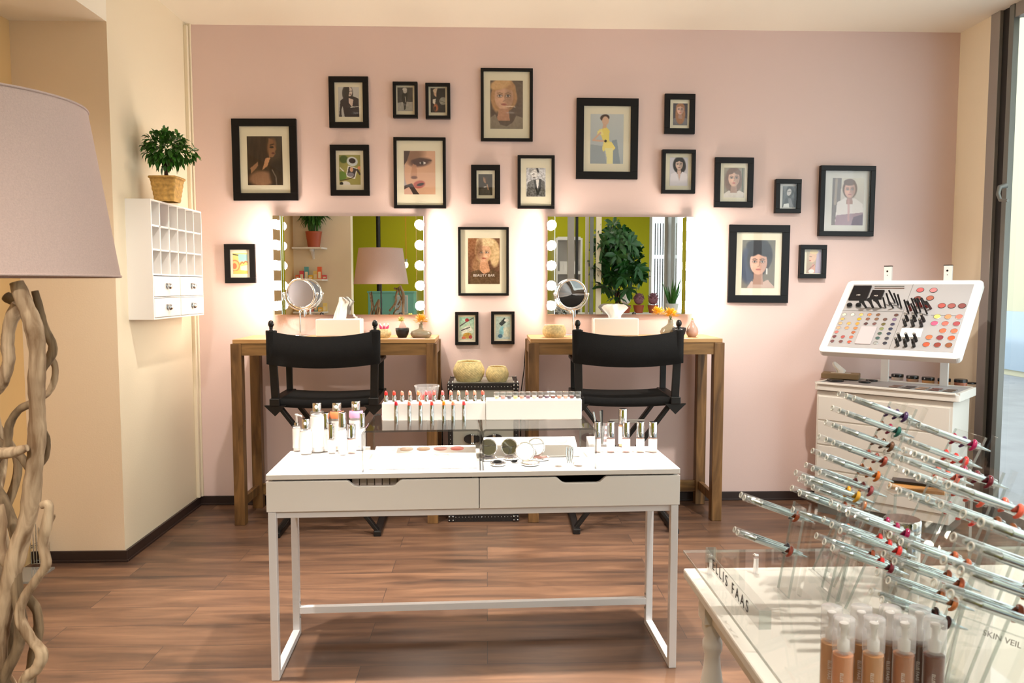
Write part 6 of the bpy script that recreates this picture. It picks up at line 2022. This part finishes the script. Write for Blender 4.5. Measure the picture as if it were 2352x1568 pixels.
# riser with a bronze palette behind the racks
a = P(2105, 1120, Z=0.99)
t = thing('acrylic_block', 'clear acrylic block stand behind the chrome canister, carrying a bronze palette', 'display stand', (a.x, a.y, ZS + 0.0003))
hb = 0.99 - ZS - 0.003
m = MB().box(-0.07, -0.04, hb - 0.005, 0.10, 0.05, hb).box(-0.07, -0.04, 0, -0.065, 0.05, hb - 0.005).box(0.095, -0.04, 0, 0.10, 0.05, hb - 0.005)
m.build('bent_sheet', 'acrylic', t)
MB().box(-0.071, -0.041, hb - 0.005, 0.101, -0.04, hb).box(-0.071, -0.041, 0, -0.065, -0.04, hb).box(0.095, -0.041, 0, 0.101, -0.04, hb).build('edge', 'acrylicedge', t)
t = thing('bronzer_palette', 'open black and bronze palette on the clear block stand behind the pens', 'palette', (a.x, a.y, 0.99 - 0.0025), R(-32))
MB().box(-0.055, -0.032, 0, 0.055, 0.032, 0.007).build('tray', cmat((196, 140, 80), 0.3), t, bevel=0.001)
MB().box(-0.05, 0.0, 0.0075, 0.055, 0.034, 0.0135).build('lid', 'blackplastic', t, bevel=0.001)

# ================================================================ DRIFTWOOD LAMP
LC = Vector((-1.122, 1.76, 0))
lampo = thing('floor_lamp', 'large floor lamp of twisted driftwood under a grey-pink drum shade', 'lamp', LC)
Z1, Z0 = 1.825, 1.452
rt_, rb = 0.232, 0.288
MB().lathe([(rb, Z0), (rt_, Z1)], 96, cap0=False, cap1=False).lathe([(rt_ - 0.003, Z1), (rb - 0.003, Z0)], 96, cap0=False, cap1=False).tube([(rb * math.cos(i * 2 * PI / 96), rb * math.sin(i * 2 * PI / 96), Z0) for i in range(96)], 0.003, 6, closed=True).tube([(rt_ * math.cos(i * 2 * PI / 96), rt_ * math.sin(i * 2 * PI / 96), Z1) for i in range(96)], 0.003, 6, closed=True).build('lamp_shade', 'linen', lampo)
MB().cyl((0, 0, 0.02), (0, 0, Z0 + 0.16), 0.008, n=12).cyl((0, 0, Z0 + 0.1), (0, 0, Z0 + 0.16), 0.02, n=16).tube([(-rt_ + 0.004, 0, Z1 - 0.02), (0, 0, Z1 - 0.05), (rt_ - 0.004, 0, Z1 - 0.02)], 0.003, 6).cyl((0, 0, Z0 + 0.155), (0, 0, Z1 - 0.05), 0.003, n=8).build('pole', 'blackplastic', lampo)
MB().lathe([(0.17, 0), (0.18, 0.012), (0.03, 0.025)], 40).build('base', 'blackplastic', lampo)
MB().sphere((0, 0, Z0 + 0.2), 0.035, 16).build('bulb', 'whitematte', lampo)


def branch(pts, r, dark=False):
    """smooth a rough path and give it knotty thickness"""
    P0 = [Vector(p) for p in pts]
    out, rad = [], []
    n = len(P0)
    for i in range(n - 1):
        p0, p1, p2, p3 = P0[max(i - 1, 0)], P0[i], P0[i + 1], P0[min(i + 2, n - 1)]
        for k in range(6):
            t = k / 6
            out.append(0.5 * ((2 * p1) + (p2 - p0) * t + (2 * p0 - 5 * p1 + 4 * p2 - p3) * t * t + (3 * p1 - p0 - 3 * p2 + p3) * t ** 3))
    out.append(P0[-1])
    for i in range(len(out)):
        u = i / (len(out) - 1)
        rr = r if not hasattr(r, '__len__') else np.interp(u, np.linspace(0, 1, len(r)), r)
        rad.append(rr * 0.92 * (1 + 0.035 * math.sin(i * 1.9 + n) + 0.06 * math.sin(i * 0.6)))
    m = MB().tube([p - LC for p in out], rad, 12, flat=0.88)
    return m.build('driftwood_branch', 'drift2' if dark else 'drift', lampo)


def px_branch(pts, Y, r, dark=False):
    return branch([P(x, y, Y=Y + (q[0] if q else 0)) for (x, y, *q) in pts], r, dark)


px_branch([(38, 648), (56, 695), (76, 745), (86, 810), (84, 880), (86, 950), (84, 1020), (76, 1100), (66, 1180), (42, 1260), (22, 1340), (6, 1420), (-2, 1500), (-6, 1600), (-8, 1700)], 1.60, [0.015, 0.02, 0.019, 0.018, 0.019, 0.02, 0.021, 0.022, 0.019, 0.018, 0.017])
px_branch([(14, 680), (32, 690), (58, 690)], 1.66, 0.013, True)
px_branch([(45, 700), (24, 740), (17, 790), (20, 830), (2, 880), (-20, 910), (-60, 960)], 1.63, [0.017, 0.014, 0.015, 0.013], False)
px_branch([(80, 668), (94, 720), (104, 760), (120, 790), (118, 815), (96, 850), (80, 880)], 1.68, [0.008, 0.011, 0.011, 0.01], True)
px_branch([(112, 815), (126, 840), (124, 875), (108, 905), (80, 920)], 1.70, 0.008)
px_branch([(78, 925), (45, 940), (22, 975), (16, 1020), (-10, 1060)], 1.66, 0.010, True)
px_branch([(-40, 990), (-10, 1010), (15, 1032), (45, 1045), (70, 1080), (90, 1110)], 1.66, [0.012, 0.011, 0.008], True)
px_branch([(-50, 1030), (-5, 1040), (30, 1038), (62, 1028)], 1.57, [0.014, 0.015, 0.009])
px_branch([(92, 980), (108, 1010), (104, 1050), (84, 1075)], 1.66, 0.008, True)
px_branch([(96, 1160), (112, 1160), (108, 1200), (98, 1250), (106, 1295), (84, 1330), (52, 1380), (46, 1420), (70, 1465), (96, 1500), (84, 1535), (58, 1560), (50, 1620)], 1.55, [0.009, 0.012, 0.011, 0.011, 0.012, 0.015, 0.011])
px_branch([(104, 1205), (118, 1195), (126, 1182)], 1.56, [0.008, 0.003])
px_branch([(-20, 1110), (8, 1150), (28, 1200), (40, 1250)], 1.68, [0.014, 0.012], True)
px_branch([(-4, 1160), (4, 1210), (0, 1260), (20, 1300), (40, 1300)], 1.6, 0.012)
px_branch([(60, 1370), (84, 1400), (88, 1450), (76, 1500), (70, 1570)], 1.66, [0.011, 0.013], True)
px_branch([(34, 1310), (40, 1370), (48, 1430), (40, 1490), (10, 1550), (0, 1600)], 1.6, 0.014, True)
px_branch([(10, 1400), (26, 1450), (20, 1510), (0, 1560)], 1.66, 0.013, True)
random.seed(21)
for i in range(16):
    a0 = i * 2.4 + 1.0
    tw = random.choice((-1, 1)) * random.uniform(0.8, 2.4)
    pts = []
    zt = random.uniform(1.05, 1.37)
    z0_ = random.uniform(0.03, 0.5) if i % 3 else 0.03
    R0 = random.uniform(0.09, 0.2)
    for k in range(9):
        u = k / 8
        a = a0 + tw * u + 0.35 * math.sin(k * 1.7 + i)
        rr = R0 * (1 - 0.35 * u) + 0.03 * math.sin(k * 2.1 + i)
        p = LC + Vector((rr * math.cos(a), rr * math.sin(a), z0_ + (zt - z0_) * u))
        # keep the wood that the photograph does not show away from the traced right-hand side
        if p.x > LC.x - 0.01:
            p.x = LC.x - 0.01 - (p.x - LC.x) * 0.3
        pts.append(p)
    branch(pts, [0.015, 0.012, 0.009], i % 2 == 0)

# wire rack and clear plate on the floor behind the lamp
q = P(88, 1290, Y=3.3)
wr = MB()
for k in range(5):
    for yy in (0, 0.05):
        x = k * 0.014
        wr.tube([(x, yy, 0.006), (x, yy, 0.2 - 0.02 * k)], 0.0022, 6)
for z in (0.008, 0.09, 0.1):
    wr.tube([(0, 0, z), (0.056, 0, z), (0.056, 0.05, z), (0, 0.05, z)], 0.002, 6, closed=True)
a = P(72, 1290, Z=0.03)
tag(wr.build('wire_rack', 'silver', loc=(a.x, a.y, 0.012)), 'small chrome wire rack on the floor behind the driftwood lamp', 'rack')
tag(MB().box(-0.16, -0.12, 0, 0.14, 0.08, 0.01).build('floor_plate', 'acrylicedge', loc=(P(40, 1320, Z=0).x, P(40, 1320, Z=0).y, 0.0005)), 'flat clear plate on the floor under the wire rack', 'plate')

# ================================================================ THE ROOM SEEN IN THE MIRRORS
def mz(px, py, Y):
    """point seen in the wall mirrors at a pixel, on the plane Y behind the viewer"""
    yv = 2 * (BACK - 0.04) - Y
    return P(px, py, Y=yv)


WY = 0.45
SHELF_Z = [mz(700, y, WY + 0.1).z for y in (568, 641, 715)]
sx0, sx1 = mz(680, 600, WY).x, mz(752, 600, WY).x
for i, z in enumerate(SHELF_Z):
    t = thing('wall_shelf', 'white bracketed wall shelf on the cream pier opposite the mirrors, ' + ['highest', 'middle', 'lowest'][i], 'shelf', (sx0, WY, z), group='white shelves reflected in the left mirror')
    MB().prism([(0, 0), (sx1 - sx0, 0), (sx1 - sx0 - 0.03, 0.2), (0, 0.2)], -0.02, 0).build('shelf_board', 'white', t)
    MB().box(0.2, 0, -0.14, 0.225, 0.012, -0.02).box(0.2, 0, -0.045, 0.225, 0.15, -0.02).beam((0.2125, 0.01, -0.13), (0.2125, 0.12, -0.03), 0.02, 0.01).build('bracket', 'white', t)
bp = mz(721, 565, WY + 0.1)
t = thing('potted_bamboo', 'bamboo plant in a terracotta-coloured pot on the top shelf', 'potted plant', (bp.x, WY + 0.1, SHELF_Z[0]))
MB().lathe([(0.07, 0), (0.095, 0.17), (0.1, 0.19), (0.09, 0.19), (0.085, 0.17)], 28, cap1=False).build('pot', 'terracotta', t)
bm = MB()
for i in range(24):
    a = i * 1.3
    x, y = 0.05 * math.cos(a), 0.04 * math.sin(a)
    bm.tube([(x, y, 0.15), (x * 1.3, y * 1.3, 0.5)], 0.004, 6)
leaves_blob(bm, (0, 0.02, 0.45), 0.12, 260, 0.11, 0.012, (1.1, 0.3, 1.3), 0.3, 0.1)
bm.build('foliage', 'leaf', t)
CPK = [((238, 110, 70), 'orange'), ((240, 190, 60), 'yellow'), ((220, 80, 90), 'red'), ((240, 220, 140), 'cream'), ((90, 170, 180), 'blue')]
for k, z in enumerate(SHELF_Z[1:]):
    for i in range(7):
        rgb, cn = CPK[(i * 2 + k) % 5]
        hh = 0.05 + 0.05 * ((i * 7 + k) % 3)
        o = MB().box(0, 0, 0, 0.05, 0.03, hh, 0).box(0.008, 0.0302, 0.01, 0.042, 0.0308, hh * 0.6, 1).build('soap_box', [cmat(rgb), cmat((240, 230, 200))], loc=(sx0 + 0.01 + i * 0.054, WY + 0.06 + 0.02 * (i % 2), z + 0.0003))
        tag(o, '%s box on the %s white shelf, %s in its row' % (cn, ['middle', 'lowest'][k], (CN[:6] + ['last'])[i]), 'box', 'small bright boxes on the white shelves')
# teal counter with a framed notice
a, b = mz(845, 672, -1.0), mz(950, 672, -1.0)
t = thing('counter', 'teal counter behind the driftwood lamp in the left mirror', 'counter', (a.x, -1.5, 0))
MB().box(0, 0, 0, b.x - a.x, 0.5, a.z).build('body', 'teal', t, bevel=0.004)
MB().box(-0.01, -0.01, a.z, b.x - a.x + 0.01, 0.51, a.z + 0.02).build('worktop', 'teal', t)
c0, c1 = mz(907, 678, -0.98), mz(937, 720, -0.98)
tag(MB().box(c0.x, -0.998, c1.z, c1.x, -0.985, c0.z, 0).box(c0.x + 0.015, -0.985, c1.z + 0.015, c1.x - 0.015, -0.984, c0.z - 0.015, 1).build('notice_frame', ['whitematte', cmat((176, 196, 200))]), 'pale framed notice on the front of the teal counter', 'notice')
# pendant bulb on an orange cable
q = mz(933, 608, -1.9)
t = thing('pendant_lamp', 'bare filament bulb hanging from an orange cable', 'pendant lamp', (q.x, -1.9, CEIL))
MB().cyl((0, 0, 0), (0, 0, q.z + 0.09 - CEIL), 0.004, n=8).build('cable', 'orangecable', t)
MB().cyl((0, 0, q.z + 0.09 - CEIL), (0, 0, q.z + 0.04 - CEIL), 0.018, n=14).build('socket', 'trunkgrey', t)
MB().sphere((0, 0, q.z - CEIL), 0.032, 16, sc=(1, 1, 1.5)).build('bulb', 'filament', t)
# dark pole
a = mz(869, 540, -2.6)
tag(MB().cyl((0, 0, 0), (0, 0, CEIL), 0.035, n=20).build('steel_pole', 'rubber', loc=(a.x, -2.6, 0)), 'black floor-to-ceiling pole in front of the lime wall', 'pole')
# shelf unit of cosmetics by the lime wall
a, b = mz(1277, 560, -2.5), mz(1338, 560, -2.5)
t = thing('shelving_unit', 'white open shelving unit against the lime wall', 'shelves', (a.x, -2.9, 0))
ww = b.x - a.x
m = MB().box(0, 0, 0, 0.03, 0.4, 2.2).box(ww - 0.03, 0, 0, ww, 0.4, 2.2)
for z in (0.4, 0.85, 1.25, 1.62, 2.17):
    m.box(0.03, 0.0, z, ww - 0.03, 0.4, z + 0.05)
m.box(0.03, 0, 0, ww - 0.03, 0.02, 2.2)
m.build('unit', 'white', t)
for k, z in enumerate((0.9, 1.3, 1.67)):
    for i in range(5):
        x = a.x + 0.07 + i * (ww - 0.14) / 5
        if k == 2:
            o = MB().box(0, 0, 0, 0.06, 0.06, 0.16).build('carton', 'white', loc=(x, -2.66, z + 0.0003))
            tag(o, 'white carton on the upper board of the white shelving, %s from the left' % ['first', 'second', 'third', 'fourth', 'last'][i], 'box', 'cartons on the shelving unit')
        else:
            o = MB().lathe([(0.024, 0), (0.026, 0.1), (0.012, 0.12), (0.012, 0.15)], 16).build('product_bottle', 'blackplastic' if (i + k) % 2 else 'white', loc=(x + 0.03, -2.62, z + 0.0003))
            tag(o, '%s bottle on the %s board of the white shelving, %s from the left' % ('black' if (i + k) % 2 else 'white', ['lower', 'middle'][k], ['first', 'second', 'third', 'fourth', 'last'][i]), 'bottle', 'bottles on the shelving unit')
# glass partition: steel posts and panes
for i, (x0, x1, m_, Yp) in enumerate(((1303, 1318, 'alu', -0.9), (1321, 1327, 'rubber', -0.95), (1344, 1351, 'whitematte', -1.0), (1354, 1362, 'alugrey', -0.9), (1368, 1380, 'cream', -0.9))):
    a, b = mz(x0, 600, Yp), mz(x1, 600, Yp)
    tag(MB().box(a.x, Yp, 0, b.x, Yp + 0.05, CEIL).build('partition_post', m_), ['brushed steel', 'black rubber', 'white', 'dark grey', 'cream'][i] + ' floor-to-ceiling post seen in the right mirror', 'post', 'posts of the glass partition')
# pachira tree
a = mz(1418, 700, -0.9)
TRX, TRY = a.x + 0.02, -1.0
t = thing('potted_money_tree', 'big glossy-leaved tree in a pot seen in the right mirror', 'potted plant', (TRX, TRY, 0))
MB().lathe([(0.2, 0), (0.26, 0.5), (0.27, 0.55), (0.24, 0.55), (0.23, 0.5)], 36, cap1=False).build('pot', 'whitematte', t)
tk = MB()
for k in range(3):
    tk.tube([(0.03 * math.cos(k * 2.1 + z * 6), 0.03 * math.sin(k * 2.1 + z * 6), 0.5 + z) for z in [i * 0.1 for i in range(10)]], [0.022 - i * 0.001 for i in range(10)], 10)
tk.build('braided_trunk', 'bark', t)
lf = MB()
random.seed(5)
for i in range(120):
    d = Vector((random.gauss(0, 1), random.gauss(0, 1), random.gauss(0, 1))).normalized()
    c = Vector((0, 0, 1.78)) + Vector((d.x * 0.42, d.y * 0.34, d.z * 0.62)) * random.uniform(0.35, 1)
    ax = (d + Vector((0, 0, -0.4))).normalized()
    s1 = ax.cross(Vector((0.1, 0.2, 1))).normalized()
    s2 = ax.cross(s1)
    for k in range(6):
        an = k * PI / 3
        dr = (ax * 0.35 + (s1 * math.cos(an) + s2 * math.sin(an))).normalized()
        L = random.uniform(0.12, 0.2)
        s = dr.cross(ax).normalized() * L * 0.2
        q1, q2, e = c + dr * L * 0.4 - ax * 0.01, c + dr * L * 0.75 - ax * 0.0, c + dr * L + Vector((0, 0, -0.03))
        lf.add([c, q1 + s, q1 + ax * 0.01, q1 - s, q2 + s * 0.8, q2 + ax * 0.01, q2 - s * 0.8, e], [(0, 1, 2), (0, 2, 3), (1, 4, 5, 2), (2, 5, 6, 3), (4, 7, 5), (5, 7, 6)], 0, True)
lf.build('foliage', 'leafdark', t)
# flowers and snake plant on a low ledge
tag(MB().box(1.3, -2.0, 0, 3.0, -1.5, 1.02).build('flower_ledge', 'whitematte'), 'white ledge with flowers beside the big tree', 'ledge')
for i, (px, m_, nm) in enumerate(((1437, 'petal_w', 'pale pink'), (1467, 'mauve', 'mauve'), (1500, 'mauve', 'dull purple'))):
    a = mz(px, 700, -1.7)
    t = thing('potted_hydrangea', nm + ' hydrangea in a pot on the white ledge', 'potted plant', (a.x, -1.7, 1.0202))
    MB().lathe([(0.06, 0), (0.085, 0.12)], 24).build('pot', 'terracotta', t)
    h_ = MB()
    flowers(h_, (0, 0, 0.22), 0.08, 260, 0.03, 0.016)
    h_.sphere((0, 0, 0.2), 0.075, 14)
    h_.build('flower_head', m_, t)
a = mz(1545, 700, -1.7)
t = thing('snake_plant', 'snake plant with stiff pointed leaves on the white ledge', 'potted plant', (a.x, -1.75, 1.0202))
MB().lathe([(0.08, 0), (0.1, 0.14)], 24).build('pot', 'whitematte', t)
sp = MB()
for i in range(9):
    a_ = i * 1.4
    tip = Vector((0.16 * math.cos(a_), 0.1 * math.sin(a_), 0.42 + 0.06 * (i % 3)))
    b0 = Vector((0.03 * math.cos(a_), 0.03 * math.sin(a_), 0.12))
    s = Vector((math.sin(a_ + 0.6), -math.cos(a_ + 0.6), 0)) * 0.024
    md = b0.lerp(tip, 0.5)
    sp.add([b0 + s * 0.6, b0 - s * 0.6, md - s, md + s, tip, md + Vector((0, 0.006, 0)), b0 + Vector((0, 0.006, 0))], [(0, 1, 6), (0, 6, 5, 3), (6, 1, 2, 5), (3, 5, 4), (5, 2, 4)], 0, True)
sp.build('leaves', 'leaf', t)
